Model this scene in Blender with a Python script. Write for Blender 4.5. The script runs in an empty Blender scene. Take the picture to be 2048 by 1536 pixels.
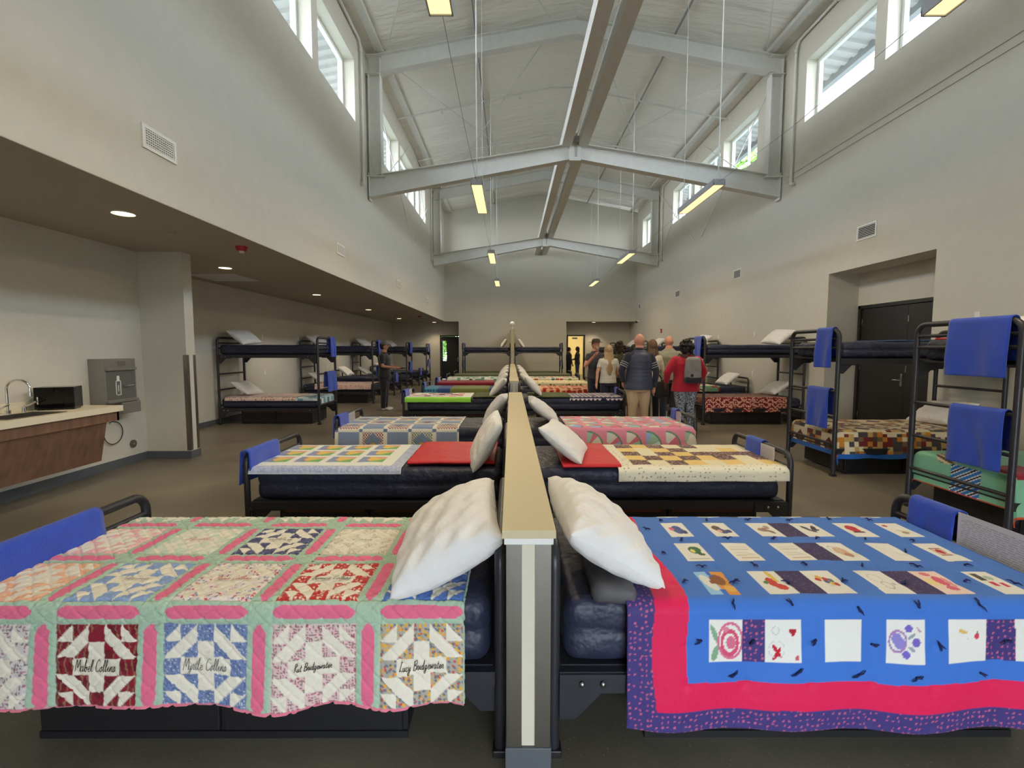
import bpy, bmesh, math, random
import numpy as np
from mathutils import Vector, Matrix
random.seed(7); RNG = np.random.RandomState(11)
SC = bpy.context.scene
COL = SC.collection
PI = math.pi

# ------------------------------------------------------------------ camera, world, exposure
EYE = 1.585; FPX = 950.0
pitch = math.atan(70 / FPX); yaw = 2 / FPX
Fw = Vector((math.sin(yaw) * math.cos(pitch), math.cos(yaw) * math.cos(pitch), -math.sin(pitch)))
Rt = Vector((math.cos(yaw), -math.sin(yaw), 0)); Up = Rt.cross(Fw)
cam_data = bpy.data.cameras.new('camera'); cam = bpy.data.objects.new('camera', cam_data); COL.objects.link(cam)
cam_data.sensor_width = 36; cam_data.lens = FPX / 2048 * 36; cam_data.clip_start = .05; cam_data.clip_end = 300
M = Matrix((Rt, Up, -Fw)).transposed().to_4x4(); M.translation = (0, 0, EYE); cam.matrix_world = M
SC.camera = cam
SC.view_settings.view_transform = 'Standard'; SC.view_settings.look = 'None'
SC.view_settings.gamma = 1; SC.view_settings.use_curve_mapping = False
SC.view_settings.exposure = 0.16
world = bpy.data.worlds.new('sky'); SC.world = world; world.use_nodes = True
wn = world.node_tree.nodes; wl = world.node_tree.links
bg = wn['Background']; bg.inputs[1].default_value = 14.5
gtc = wn.new('ShaderNodeTexCoord'); gsx = wn.new('ShaderNodeSeparateXYZ'); grm = wn.new('ShaderNodeValToRGB')
wl.new(gtc.outputs['Generated'], gsx.inputs[0]); wl.new(gsx.outputs[2], grm.inputs[0]); wl.new(grm.outputs[0], bg.inputs[0])
grm.color_ramp.elements[0].position = 0.0; grm.color_ramp.elements[0].color = (.94, .965, 1.0, 1)
grm.color_ramp.elements[1].position = .6; grm.color_ramp.elements[1].color = (.58, .78, 1.0, 1)
SC.cycles.max_bounces = 10; SC.cycles.diffuse_bounces = 6
SC.cycles.sample_clamp_indirect = 6.0

WIN_Y = [(-2.25, -.3), (-.1, 1.85), (2.6, 4.2), (4.4, 6.1), (6.3, 8.23), (8.48, 10.4), (12.35, 14.3), (14.5, 16.45), (16.65, 18.6), (21.0, 22.8)]
XL, XR, XB = -3.28, 6.2, -6.2         # nave left wall, right wall, left bay wall
YB, YR, YF = 23.75, 25.0, -3.0        # end wall, recess wall, wall behind the camera
ZS, ZE, ZR, XC = 2.95, 8.25, 9.13, 1.46
def portal(x, y0, y1, z0, z1, sgn):
    l = bpy.data.lights.new('daylight_portal', 'AREA'); l.shape = 'RECTANGLE'; l.size = y1 - y0; l.size_y = z1 - z0
    o = bpy.data.objects.new('daylight_portal', l); COL.objects.link(o)
    o.location = (x, (y0 + y1) / 2, (z0 + z1) / 2)
    o.matrix_world = Matrix.Translation(o.location) @ Matrix(((0, 0, -sgn), (1, 0, 0), (0, -sgn, 0))).to_4x4() if False else Matrix.Translation(o.location)
    d = Vector((sgn, 0, 0)); o.rotation_mode = 'QUATERNION'; o.rotation_quaternion = d.to_track_quat('-Z', 'Z')
    l.cycles.is_portal = True
for y0, y1 in WIN_Y:
    portal(XL - .36, y0, y1, 6.35, 7.62, 1); portal(XR + .36, y0, y1, 6.35, 7.62, -1)

# ------------------------------------------------------------------ helpers
def s2l(c):
    c = np.asarray(c, float) / 255.
    return np.where(c <= .04045, c / 12.92, ((c + .055) / 1.055) ** 2.4)
def rgb(*c): return tuple(float(x) for x in s2l(c))
MATS = {}
def mat(name, col, rough=.6, metal=0, noise=0, nscale=8, bump=0, bscale=60, emit=None, estr=0, spec=.5, coat=0, sheen=0, stretch=None, dist=.01):
    if name in MATS: return MATS[name]
    m = bpy.data.materials.new(name); m.use_nodes = True; nt = m.node_tree; b = nt.nodes['Principled BSDF']
    b.inputs['Base Color'].default_value = (*col, 1); b.inputs['Roughness'].default_value = rough; b.inputs['Metallic'].default_value = metal
    b.inputs['Specular IOR Level'].default_value = spec
    if coat: b.inputs['Coat Weight'].default_value = coat; b.inputs['Coat Roughness'].default_value = .15
    if sheen: b.inputs['Sheen Weight'].default_value = sheen
    if emit: b.inputs['Emission Color'].default_value = (*emit, 1); b.inputs['Emission Strength'].default_value = estr
    tc = nt.nodes.new('ShaderNodeTexCoord'); mp = nt.nodes.new('ShaderNodeMapping'); nt.links.new(tc.outputs['Object'], mp.inputs[0])
    if stretch: mp.inputs['Scale'].default_value = stretch
    n = nt.nodes.new('ShaderNodeTexNoise'); n.inputs['Scale'].default_value = nscale; n.inputs['Detail'].default_value = 5
    nt.links.new(mp.outputs[0], n.inputs['Vector'])
    r = nt.nodes.new('ShaderNodeValToRGB'); k = noise if noise else .03
    r.color_ramp.elements[0].position = .3; r.color_ramp.elements[1].position = .7
    r.color_ramp.elements[0].color = (*[max(0, c * (1 - k)) for c in col], 1); r.color_ramp.elements[1].color = (*[min(1, c * (1 + k)) for c in col], 1)
    nt.links.new(n.outputs['Fac'], r.inputs[0]); nt.links.new(r.outputs[0], b.inputs['Base Color'])
    if bump:
        n2 = nt.nodes.new('ShaderNodeTexNoise'); n2.inputs['Scale'].default_value = bscale; n2.inputs['Detail'].default_value = 3
        nt.links.new(mp.outputs[0], n2.inputs['Vector'])
        bp = nt.nodes.new('ShaderNodeBump'); bp.inputs['Strength'].default_value = bump; bp.inputs['Distance'].default_value = dist
        nt.links.new(n2.outputs['Fac'], bp.inputs['Height']); nt.links.new(bp.outputs[0], b.inputs['Normal'])
    MATS[name] = m; return m
def attr_mat(name, rough=.85, bump=.4, bscale=90, sheen=.2, dist=.004):
    if name in MATS: return MATS[name]
    m = bpy.data.materials.new(name); m.use_nodes = True; nt = m.node_tree; b = nt.nodes['Principled BSDF']
    a = nt.nodes.new('ShaderNodeVertexColor'); a.layer_name = 'fabric_print'
    nt.links.new(a.outputs[0], b.inputs['Base Color']); b.inputs['Roughness'].default_value = rough; b.inputs['Sheen Weight'].default_value = sheen
    b.inputs['Specular IOR Level'].default_value = .25
    tc = nt.nodes.new('ShaderNodeTexCoord'); n2 = nt.nodes.new('ShaderNodeTexNoise'); n2.inputs['Scale'].default_value = bscale; n2.inputs['Detail'].default_value = 4
    nt.links.new(tc.outputs['Object'], n2.inputs['Vector'])
    bp = nt.nodes.new('ShaderNodeBump'); bp.inputs['Strength'].default_value = bump; bp.inputs['Distance'].default_value = dist
    nt.links.new(n2.outputs['Fac'], bp.inputs['Height']); nt.links.new(bp.outputs[0], b.inputs['Normal'])
    MATS[name] = m; return m

class MB:
    def __init__(s): s.v = []; s.f = []; s.sm = []
    def add(s, V, Fc, smooth=False):
        o = len(s.v); s.v.extend([tuple(map(float, p)) for p in V]); s.f.extend([tuple(i + o for i in f) for f in Fc]); s.sm.extend([smooth] * len(Fc)); return s
    def box(s, x0, x1, y0, y1, z0, z1):
        V = [(x, y, z) for x in (x0, x1) for y in (y0, y1) for z in (z0, z1)]
        return s.add(V, [(0, 1, 3, 2), (4, 6, 7, 5), (0, 4, 5, 1), (2, 3, 7, 6), (0, 2, 6, 4), (1, 5, 7, 3)])
    def bevbox(s, x0, x1, y0, y1, z0, z1, b=.005):
        bm = bmesh.new(); bmesh.ops.create_cube(bm, size=1)
        for v in bm.verts: v.co = Vector(((x0 + x1) / 2 + v.co.x * (x1 - x0), (y0 + y1) / 2 + v.co.y * (y1 - y0), (z0 + z1) / 2 + v.co.z * (z1 - z0)))
        bmesh.ops.bevel(bm, geom=bm.edges[:], offset=b, segments=2, affect='EDGES', profile=.5)
        bm.verts.index_update(); s.add([v.co for v in bm.verts], [[v.index for v in f.verts] for f in bm.faces]); bm.free(); return s
    def prism(s, poly, axis, a0, a1):
        # poly: 2D points; axis: extrude axis 0/1/2
        def mk(p, a):
            q = list(p); q.insert(axis, a); return q
        n = len(poly); V = [mk(p, a0) for p in poly] + [mk(p, a1) for p in poly]
        Fc = [tuple(range(n))[::-1], tuple(range(n, 2 * n))] + [(i, (i + 1) % n, n + (i + 1) % n, n + i) for i in range(n)]
        return s.add(V, Fc)
    def bar(s, a, b, w, h, upv=(0, 0, 1)):
        a = Vector(a); b = Vector(b); d = (b - a).normalized(); u = Vector(upv); r = d.cross(u).normalized(); u = r.cross(d)
        V = []
        for p in (a, b):
            for i, j in ((-1, -1), (1, -1), (1, 1), (-1, 1)): V.append(p + r * (i * w / 2) + u * (j * h / 2))
        return s.add(V, [(0, 1, 2, 3)[::-1], (4, 5, 6, 7), (0, 1, 5, 4), (1, 2, 6, 5), (2, 3, 7, 6), (3, 0, 4, 7)])
    def tube(s, pts, r, n=10, caps=True):
        pts = [Vector(p) for p in pts]; m = len(pts); rr = r if hasattr(r, '__len__') else [r] * m
        V = []; ref = None
        for i, p in enumerate(pts):
            d = (pts[min(i + 1, m - 1)] - pts[max(i - 1, 0)]).normalized()
            if ref is None:
                ref = Vector((0, 0, 1)) if abs(d.z) < .9 else Vector((1, 0, 0))
            x = (ref - d * ref.dot(d)); x = x.normalized() if x.length > 1e-6 else d.orthogonal().normalized(); ref = x; y = d.cross(x)
            R = rr[i]; ra, rb = (R if hasattr(R, '__len__') else (R, R))
            for k in range(n):
                a = 2 * PI * k / n; V.append(p + x * (ra * math.cos(a)) + y * (rb * math.sin(a)))
        Fc = [(i * n + k, i * n + (k + 1) % n, (i + 1) * n + (k + 1) % n, (i + 1) * n + k) for i in range(m - 1) for k in range(n)]
        s.add(V, Fc, True)
        if caps: s.add([V[k] for k in range(n)], [tuple(range(n))[::-1]]); s.add(V[-n:], [tuple(range(n))])
        return s
    def cyl(s, c, r, h, axis=2, n=20):
        c = Vector(c); d = Vector((0, 0, 0)); d[axis] = h / 2
        return s.tube([c - d, c + d], r, n)
    def sph(s, c, r, nu=14, nv=9, fn=None):
        rx, ry, rz = r if hasattr(r, '__len__') else (r, r, r); V = [];
        for j in range(nv + 1):
            ph = PI * j / nv
            for i in range(nu):
                a = 2 * PI * i / nu; p = [math.sin(ph) * math.cos(a), math.sin(ph) * math.sin(a), math.cos(ph)]
                if fn: p = fn(p)
                V.append((c[0] + rx * p[0], c[1] + ry * p[1], c[2] + rz * p[2]))
        Fc = [(j * nu + i, (j + 1) * nu + i, (j + 1) * nu + (i + 1) % nu, j * nu + (i + 1) % nu) for j in range(nv) for i in range(nu)]
        return s.add(V, Fc, True)
    def build(s, name, m, parent=None, recalc=True):
        me = bpy.data.meshes.new(name); V = s.v; org = Vector((0, 0, 0))
        if parent is None and V:
            A = np.array(V); org = Vector(((A[:, 0].min() + A[:, 0].max()) / 2, (A[:, 1].min() + A[:, 1].max()) / 2, A[:, 2].min()))
            V = A - np.array(org)
        me.from_pydata([tuple(p) for p in V], [], s.f)
        me.polygons.foreach_set('use_smooth', s.sm)
        if recalc:
            bm = bmesh.new(); bm.from_mesh(me); bmesh.ops.recalc_face_normals(bm, faces=bm.faces); bm.to_mesh(me); bm.free()
        me.materials.append(m); o = bpy.data.objects.new(name, me); COL.objects.link(o)
        if parent is not None: o.parent = parent
        else: o.location = org
        return o
def tag(o, label=None, cat=None, group=None, kind=None):
    if label: o['label'] = label
    if cat: o['category'] = cat
    if group: o['group'] = group
    if kind: o['kind'] = kind
    return o
def thing(name, label, cat, loc=(0, 0, 0), rz=0, group=None):
    o = bpy.data.objects.new(name, None); COL.objects.link(o); o.location = loc; o.rotation_euler = (0, 0, rz); o.empty_display_size = .1
    return tag(o, label, cat, group)
def struct(o): o['kind'] = 'structure'; return o
def dup(root, label=None, loc=None, rz=None, group=None):
    def cp(o, par):
        c = o.copy(); COL.objects.link(c)
        if par is not None: c.parent = par
        for ch in list(o.children): cp(ch, c)
        return c
    r = cp(root, None)
    if label: r['label'] = label
    if loc is not None: r.location = loc
    if rz is not None: r.rotation_euler = (0, 0, rz)
    if group: r['group'] = group
    return r
def wob(seed, k=6, f=6.):
    r = np.random.RandomState(seed); ks = [(r.uniform(-1, 1) * f, r.uniform(-1, 1) * f, r.uniform(0, 6.28), r.uniform(.4, 1)) for _ in range(k)]
    def fn(a, b):
        o = 0
        for kx, ky, p, w in ks: o = o + w * np.sin(kx * a + ky * b + p)
        return o / k
    return fn
def hsh(a, b=0, s=0):
    v = np.sin(np.asarray(a) * 127.1 + np.asarray(b) * 311.7 + s * 74.7) * 43758.5453
    return v - np.floor(v)
def grid_obj(name, P, C, m, parent=None, thick=.008, off=-1):
    # P (n,m,3) positions; C (n,m,3) colours or None
    n, k, _ = P.shape; V = P.reshape(-1, 3).copy(); org = np.zeros(3)
    if parent is None: org = np.array([(V[:, 0].min() + V[:, 0].max()) / 2, (V[:, 1].min() + V[:, 1].max()) / 2, V[:, 2].min()]); V -= org
    me = bpy.data.meshes.new(name); idx = np.arange(n * k).reshape(n, k)
    Q = np.stack([idx[:-1, :-1], idx[1:, :-1], idx[1:, 1:], idx[:-1, 1:]], -1).reshape(-1)
    nf = (n - 1) * (k - 1)
    me.vertices.add(n * k); me.vertices.foreach_set('co', V.reshape(-1).astype(np.float32))
    me.loops.add(nf * 4); me.loops.foreach_set('vertex_index', Q.astype(np.int32))
    me.polygons.add(nf); me.polygons.foreach_set('loop_start', np.arange(0, nf * 4, 4, dtype=np.int32)); me.polygons.foreach_set('use_smooth', np.ones(nf, bool))
    if C is not None:
        a = me.color_attributes.new('fabric_print', 'FLOAT_COLOR', 'POINT')
        col = np.concatenate([C.reshape(-1, 3), np.ones((n * k, 1))], 1); a.data.foreach_set('color', col.reshape(-1).astype(np.float32))
    me.update(calc_edges=True); me.validate()
    me.materials.append(m); o = bpy.data.objects.new(name, me); COL.objects.link(o)
    if parent is not None: o.parent = parent
    else: o.location = org
    if thick:
        md = o.modifiers.new('thickness', 'SOLIDIFY'); md.thickness = thick; md.offset = off
    return o
def rbox(sx, sy, sz, r, nx=24, ny=14, nz=6, fn=None, power=None):
    # rounded box sitting on z=0, centred in x,y ; fn(P)->P
    mb = MB(); V = {}; verts = []; faces = []
    def vid(i, j, k):
        key = (i, j, k)
        if key not in V: V[key] = len(verts); verts.append(((i / nx - .5) * sx, (j / ny - .5) * sy, (k / nz - .5) * sz))
        return V[key]
    for i in range(nx):
        for j in range(ny):
            faces.append((vid(i, j, nz), vid(i + 1, j, nz), vid(i + 1, j + 1, nz), vid(i, j + 1, nz))); faces.append((vid(i, j, 0), vid(i, j + 1, 0), vid(i + 1, j + 1, 0), vid(i + 1, j, 0)))
    for i in range(nx):
        for k in range(nz):
            faces.append((vid(i, 0, k), vid(i + 1, 0, k), vid(i + 1, 0, k + 1), vid(i, 0, k + 1))); faces.append((vid(i, ny, k), vid(i, ny, k + 1), vid(i + 1, ny, k + 1), vid(i + 1, ny, k)))
    for j in range(ny):
        for k in range(nz):
            faces.append((vid(0, j, k), vid(0, j, k + 1), vid(0, j + 1, k + 1), vid(0, j + 1, k))); faces.append((vid(nx, j, k), vid(nx, j + 1, k), vid(nx, j + 1, k + 1), vid(nx, j, k + 1)))
    P = np.array(verts); h = np.array([sx, sy, sz]) / 2; q = np.clip(P, -(h - r), h - r); d = P - q; L = np.linalg.norm(d, axis=1, keepdims=True)
    P = np.where(L > 1e-9, q + d / np.maximum(L, 1e-9) * r, P)
    if fn: P = fn(P)
    P[:, 2] += sz / 2
    mb.add(P, faces, True); return mb

# ------------------------------------------------------------------ materials
wall_m = mat('wall_paint', rgb(206, 202, 188), .75, noise=.02, bump=.06, bscale=120)
bay_m = mat('bay_wall_paint', rgb(206, 202, 188), .75, noise=.02, bump=.06, bscale=120)
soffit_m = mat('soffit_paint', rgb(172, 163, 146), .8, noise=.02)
white_m = mat('white_trim', rgb(232, 232, 226), .45)
vinyl_m = mat('window_vinyl', rgb(222, 226, 218), .4)
steel_paint = mat('grey_steel_paint', rgb(214, 214, 208), .45, noise=.04, bump=.04, bscale=40)
base_m = mat('rubber_base', rgb(88, 92, 96), .55)
black_m = mat('black_metal', rgb(44, 44, 50), .38, spec=.5, bump=.03, bscale=200)
dark_door = mat('door_black', rgb(38, 37, 36), .45, bump=.02, bscale=60)
chrome = mat('chrome', rgb(215, 215, 215), .15, 1)
ss = mat('stainless', rgb(140, 134, 124), .36, 1, noise=.02, nscale=3, stretch=(30, 30, 1))
navy_m = mat('navy_vinyl', rgb(42, 46, 68), .5, noise=.15, nscale=5, bump=.8, bscale=11, dist=.03)
pillow_m = mat('pillow_cotton', rgb(234, 232, 228), .85, noise=.02, bump=.6, bscale=10, sheen=.2, dist=.03)
blue_t = mat('towel_blue', rgb(24, 68, 184), .8, noise=.08, nscale=14, bump=.35, bscale=180, sheen=.3)
red_b = mat('blanket_red', rgb(205, 28, 40), .5, noise=.08, nscale=10, bump=.5, bscale=14, dist=.015)
olive_b = mat('blanket_olive', rgb(88, 96, 62), .9, noise=.1, nscale=12, bump=.4, bscale=20)
cap_m = mat('cap_paint', rgb(205, 192, 155), .55, noise=.01)
cream_m = mat('cream_paint', rgb(214, 208, 184), .6)
box_m = mat('box_black', rgb(30, 29, 31), .5)
drawer_m = mat('drawer_brown', rgb(104, 58, 38), .5, noise=.2, nscale=4, stretch=(1, 12, 12))
bolt_m = mat('bolt_steel', rgb(170, 170, 175), .25, 1)
wood_m = mat('walnut_laminate', rgb(124, 92, 72), .5, noise=.22, nscale=3, stretch=(6, 6, .6))
counter_m = mat('counter_top', rgb(226, 217, 192), .4, noise=.03, nscale=60)
paper_m = mat('paper', rgb(226, 224, 218), .6)
lamp_house = mat('lamp_housing', rgb(168, 168, 170), .45)
lamp_em = mat('lamp_diffuser', rgb(255, 240, 190), .5, emit=(1, .77, .34), estr=1.3)
down_em = mat('downlight_glow', rgb(255, 240, 200), .5, emit=(1, .74, .45), estr=4.0)
cable_m = mat('white_cable', rgb(225, 226, 222), .5)
red_p = mat('red_plastic', rgb(170, 24, 30), .4)
gasket = mat('dark_gasket', rgb(60, 62, 64), .6)

def glass_mat():
    m = bpy.data.materials.new('window_glass'); m.use_nodes = True; nt = m.node_tree; nt.nodes.clear()
    o = nt.nodes.new('ShaderNodeOutputMaterial'); mx = nt.nodes.new('ShaderNodeMixShader'); t = nt.nodes.new('ShaderNodeBsdfTransparent'); g = nt.nodes.new('ShaderNodeBsdfGlossy'); lw = nt.nodes.new('ShaderNodeLayerWeight'); pw = nt.nodes.new('ShaderNodeMath'); pw.operation = 'POWER'; pw.inputs[1].default_value = 5; fr = nt.nodes.new('ShaderNodeMath'); fr.operation = 'MULTIPLY_ADD'; fr.inputs[1].default_value = .5; fr.inputs[2].default_value = .03; lw.inputs[0].default_value = .5
    nt.links.new(lw.outputs['Facing'], pw.inputs[0]); nt.links.new(pw.outputs[0], fr.inputs[0])
    t.inputs[0].default_value = (.95, .96, .975, 1); g.inputs['Roughness'].default_value = .02
    nt.links.new(fr.outputs[0], mx.inputs[0]); nt.links.new(t.outputs[0], mx.inputs[1]); nt.links.new(g.outputs[0], mx.inputs[2]); nt.links.new(mx.outputs[0], o.inputs[0]); return m
glass_m = glass_mat()
def floor_mat():
    m = bpy.data.materials.new('polished_concrete'); m.use_nodes = True; nt = m.node_tree; b = nt.nodes['Principled BSDF']
    tc = nt.nodes.new('ShaderNodeTexCoord'); a = nt.nodes.new('ShaderNodeTexNoise'); a.inputs['Scale'].default_value = .8; a.inputs['Detail'].default_value = 8; a.inputs['Roughness'].default_value = .6
    s = nt.nodes.new('ShaderNodeTexNoise'); s.inputs['Scale'].default_value = 90; s.inputs['Detail'].default_value = 3
    r = nt.nodes.new('ShaderNodeValToRGB'); r.color_ramp.elements[0].position = .35; r.color_ramp.elements[1].position = .68
    r.color_ramp.elements[0].color = (*rgb(104, 97, 84), 1); r.color_ramp.elements[1].color = (*rgb(134, 126, 108), 1)
    r2 = nt.nodes.new('ShaderNodeValToRGB'); r2.color_ramp.elements[0].position = .62; r2.color_ramp.elements[1].position = .78; r2.color_ramp.elements[0].color = (0, 0, 0, 1)
    mx = nt.nodes.new('ShaderNodeMixRGB'); mx.inputs[2].default_value = (*rgb(165, 156, 140), 1)
    for n in (a, s): nt.links.new(tc.outputs['Object'], n.inputs['Vector'])
    nt.links.new(a.outputs['Fac'], r.inputs[0]); nt.links.new(s.outputs['Fac'], r2.inputs[0]); nt.links.new(r2.outputs[0], mx.inputs[0]); nt.links.new(r.outputs[0], mx.inputs[1]); nt.links.new(mx.outputs[0], b.inputs['Base Color'])
    rr = nt.nodes.new('ShaderNodeMapRange'); rr.inputs[3].default_value = .28; rr.inputs[4].default_value = .5; nt.links.new(a.outputs['Fac'], rr.inputs[0]); nt.links.new(rr.outputs[0], b.inputs['Roughness'])
    return m
floor_m = floor_mat()
def ceil_mat():
    m = bpy.data.materials.new('insulation_facing'); m.use_nodes = True; nt = m.node_tree; b = nt.nodes['Principled BSDF']; b.inputs['Base Color'].default_value = (*rgb(242, 238, 229), 1); b.inputs['Roughness'].default_value = .42
    tc = nt.nodes.new('ShaderNodeTexCoord'); mp = nt.nodes.new('ShaderNodeMapping'); mp.inputs['Scale'].default_value = (.5, 2.2, 1)
    n = nt.nodes.new('ShaderNodeTexNoise'); n.inputs['Scale'].default_value = 2.2; n.inputs['Detail'].default_value = 4
    w = nt.nodes.new('ShaderNodeTexWave'); w.bands_direction = 'Y'; w.inputs['Scale'].default_value = .33; w.inputs['Distortion'].default_value = 1.0
    ad = nt.nodes.new('ShaderNodeMath'); ad.operation = 'MULTIPLY_ADD'; ad.inputs[1].default_value = .35
    bp = nt.nodes.new('ShaderNodeBump'); bp.inputs['Strength'].default_value = .7; bp.inputs['Distance'].default_value = .12
    nt.links.new(tc.outputs['Object'], mp.inputs[0]); nt.links.new(mp.outputs[0], n.inputs['Vector']); nt.links.new(tc.outputs['Object'], w.inputs['Vector'])
    nt.links.new(w.outputs['Fac'], ad.inputs[0]); nt.links.new(n.outputs['Fac'], ad.inputs[2]); nt.links.new(ad.outputs[0], bp.inputs['Height']); nt.links.new(bp.outputs[0], b.inputs['Normal']); return m
ceil_m = ceil_mat()

# ------------------------------------------------------------------ room shell
struct(MB().box(-7, 9, YF - .3, 30, -.2, 0).build('floor', floor_m))
def wall_long(name, x0, x1, z_low):
    b = MB(); zs0, zs1 = 6.35, 7.62
    b.box(x0, x1, YF, YB, z_low, zs0); b.box(x0, x1, YF, YB, zs1, ZE + .12)
    y = YF
    for a, c in WIN_Y: b.box(x0, x1, y, a, zs0, zs1); y = c
    b.box(x0, x1, y, YB, zs0, zs1); return b
struct(wall_long('wall_left', XL - .35, XL, ZS + .004).build('wall_left', wall_m))
b = MB(); zs0, zs1 = 6.35, 7.62
b.box(XR, XR + .35, YF, 7.03, 0, zs0); b.box(XR, XR + .35, 9.38, YR, 0, zs0); b.box(XR, XR + .35, 7.03, 9.38, 3.04, zs0); b.box(XR, XR + .35, YF, YB, zs1, ZE + .12)
y = YF
for a, c in WIN_Y: b.box(XR, XR + .35, y, a, zs0, zs1); y = c
b.box(XR, XR + .35, y, YB, zs0, zs1)
struct(b.build('wall_right', wall_m))
b = MB(); b.box(XR + .35, 7.0, 6.88, 7.03, 0, 3.2); b.box(XR + .35, 7.0, 9.38, 9.53, 0, 3.2); b.box(6.87, 7.0, 7.03, 9.38, 0, 3.2); b.box(6.80, 6.87, 7.03, 9.38, 2.42, 3.04); b.box(XR + .35, 7.0, 7.03, 9.38, 3.04, 3.2)
struct(b.build('wall_alcove', bay_m))
# gable end walls
def gable(y0, y1):
    b = MB(); b.prism([(XL, ZS), (XR, ZS), (XR, ZE), (XC, ZR), (XL, ZE)], 1, y0, y1); return b
b = gable(YB, YB + .2); b.box(-2.6, 2.75, YB, YB + .2, 0, ZS)
struct(b.build('wall_back', wall_m))
b = gable(YF - .2, YF); b.box(XB, -.3, YF - .2, YF, 0, ZS); b.box(2.5, XR, YF - .2, YF, 0, ZS); b.box(-.3, 2.5, YF - .2, YF, 0, .1); b.box(-.3, 2.5, YF - .2, YF, 2.3, ZS); struct(b.build('wall_front', wall_m))
r = bpy.data.objects.new('window_19', None); COL.objects.link(r); struct(r); r.location = (1.1, YF - .1, .1)
b = MB()
for x in (-1.4, -.03, 1.34): b.box(x, x + .06, -.04, .04, 0, 2.2)
b.box(-1.4, 1.4, -.04, .04, 0, .06); b.box(-1.4, 1.4, -.04, .04, 2.14, 2.2); b.build('window_frame', vinyl_m, r); MB().box(-1.34, 1.34, -.004, .004, .06, 2.14).build('window_pane', glass_m, r)
l = bpy.data.lights.new('daylight_portal', 'AREA'); l.shape = 'RECTANGLE'; l.size = 2.7; l.size_y = 2.1; l.cycles.is_portal = True; o = bpy.data.objects.new('daylight_portal', l); COL.objects.link(o); o.location = (1.1, YF - .3, 1.2); o.rotation_euler = (PI / 2, 0, 0)
# recess walls at the far end
b = MB(); b.box(XB, -3.66, YR, YR + .15, 0, ZS); b.box(-2.72, 2.99, YR, YR + .15, 0, ZS); b.box(-3.66, -2.72, YR, YR + .15, 2.24, ZS); b.box(3.82, XR, YR, YR + .15, 0, ZS); b.box(2.99, 3.82, YR, YR + .15, 2.26, ZS)
b.box(-2.6, -2.5, YB + .2, YR, 0, ZS); b.box(2.65, 2.75, YB + .2, YR, 0, ZS)
struct(b.build('wall_recess', bay_m))
struct(MB().box(XB - .2, XB, YF, YR, 0, ZS).build('wall_bay', bay_m))
b = MB(); b.box(XB, -5.27, YF, 6.81, 0, ZS); struct(b.build('wall_kitchen', bay_m))
b = MB(); b.box(XB, -4.64, 6.81, 7.0, 0, ZS); struct(b.build('wall_stub', bay_m))
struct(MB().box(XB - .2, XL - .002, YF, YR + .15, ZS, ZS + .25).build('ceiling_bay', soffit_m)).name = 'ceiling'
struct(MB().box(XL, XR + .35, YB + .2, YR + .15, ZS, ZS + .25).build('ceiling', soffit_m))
b = MB(); th = .12
for x0, z0, x1, z1 in ((-5.0, ZE - .32, XC, ZR), (XC, ZR, 7.47, ZE - .2)):
    b.add([(x0, YF - .5, z0), (x1, YF - .5, z1), (x1, YB + .6, z1), (x0, YB + .6, z0), (x0, YF - .5, z0 + th), (x1, YF - .5, z1 + th), (x1, YB + .6, z1 + th), (x0, YB + .6, z0 + th)],
          [(0, 1, 2, 3), (7, 6, 5, 4), (0, 4, 5, 1), (3, 2, 6, 7), (0, 3, 7, 4), (1, 5, 6, 2)])
struct(b.build('ceiling', ceil_m))
# corrugated eave underside and gutters outside
cor_m = mat('corrugated_metal', rgb(150, 150, 148), .5)
for nm, xa, za, xb, zb in (('right', 6.56, 8.09, 7.44, 7.93), ('left', -3.7, 8.05, -4.95, 7.82)):
    b = MB(); y = YF
    while y < YB:
        for k, dz in enumerate((0, .05, .05, 0)):
            pass
        ys = [y, y + .1, y + .14, y + .26, y + .3]; dz = [0, 0, -.05, -.05, 0]
        for i in range(4): b.add([(xa, ys[i], za + dz[i]), (xb, ys[i], zb + dz[i]), (xb, ys[i + 1], zb + dz[i + 1]), (xa, ys[i + 1], za + dz[i + 1])], [(0, 1, 2, 3)])
        y += .3
    tag(b.build('eave_soffit', cor_m, recalc=False), 'corrugated metal eave underside outside the %s clerestory windows' % nm, 'roof eave')
    g = MB(); pr = [(xb - .02 if nm == 'right' else xb - .12, zb - .17), (xb + .12 if nm == 'right' else xb + .02, zb - .17), (xb + .14 if nm == 'right' else xb + .02, zb + .04), (xb - .02 if nm == 'right' else xb - .14, zb + .04)]
    g.prism(pr, 1, YF, YB); tag(g.build('gutter', mat('gutter_paint', rgb(120, 122, 124), .5)), 'grey rain gutter on the eave outside the %s windows' % nm, 'gutter')
# baseboards
def baseb(name, segs):
    b = MB()
    for s in segs: b.box(*s, 0, .11)
    struct(b.build(name, base_m))
baseb('baseboard_right', [(XR - .012, XR, YF, 7.03), (XR - .012, XR, 9.38, YR)])
baseb('baseboard_alcove', [(XR, 6.85, 7.03, 7.042), (XR, 6.85, 9.368, 9.38)])
baseb('baseboard_bay', [(XB, XB + .012, 7.0, YR)])
baseb('baseboard_kitchen', [(-5.27, -5.258, YF, 6.81), (-5.27, -4.628, 6.798, 6.81), (-4.64, -4.628, 6.81, 7.012), (XB, -4.64, 7.0, 7.012)])
baseb('baseboard_back', [(-2.6, 2.75, YB - .012, YB)])
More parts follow.
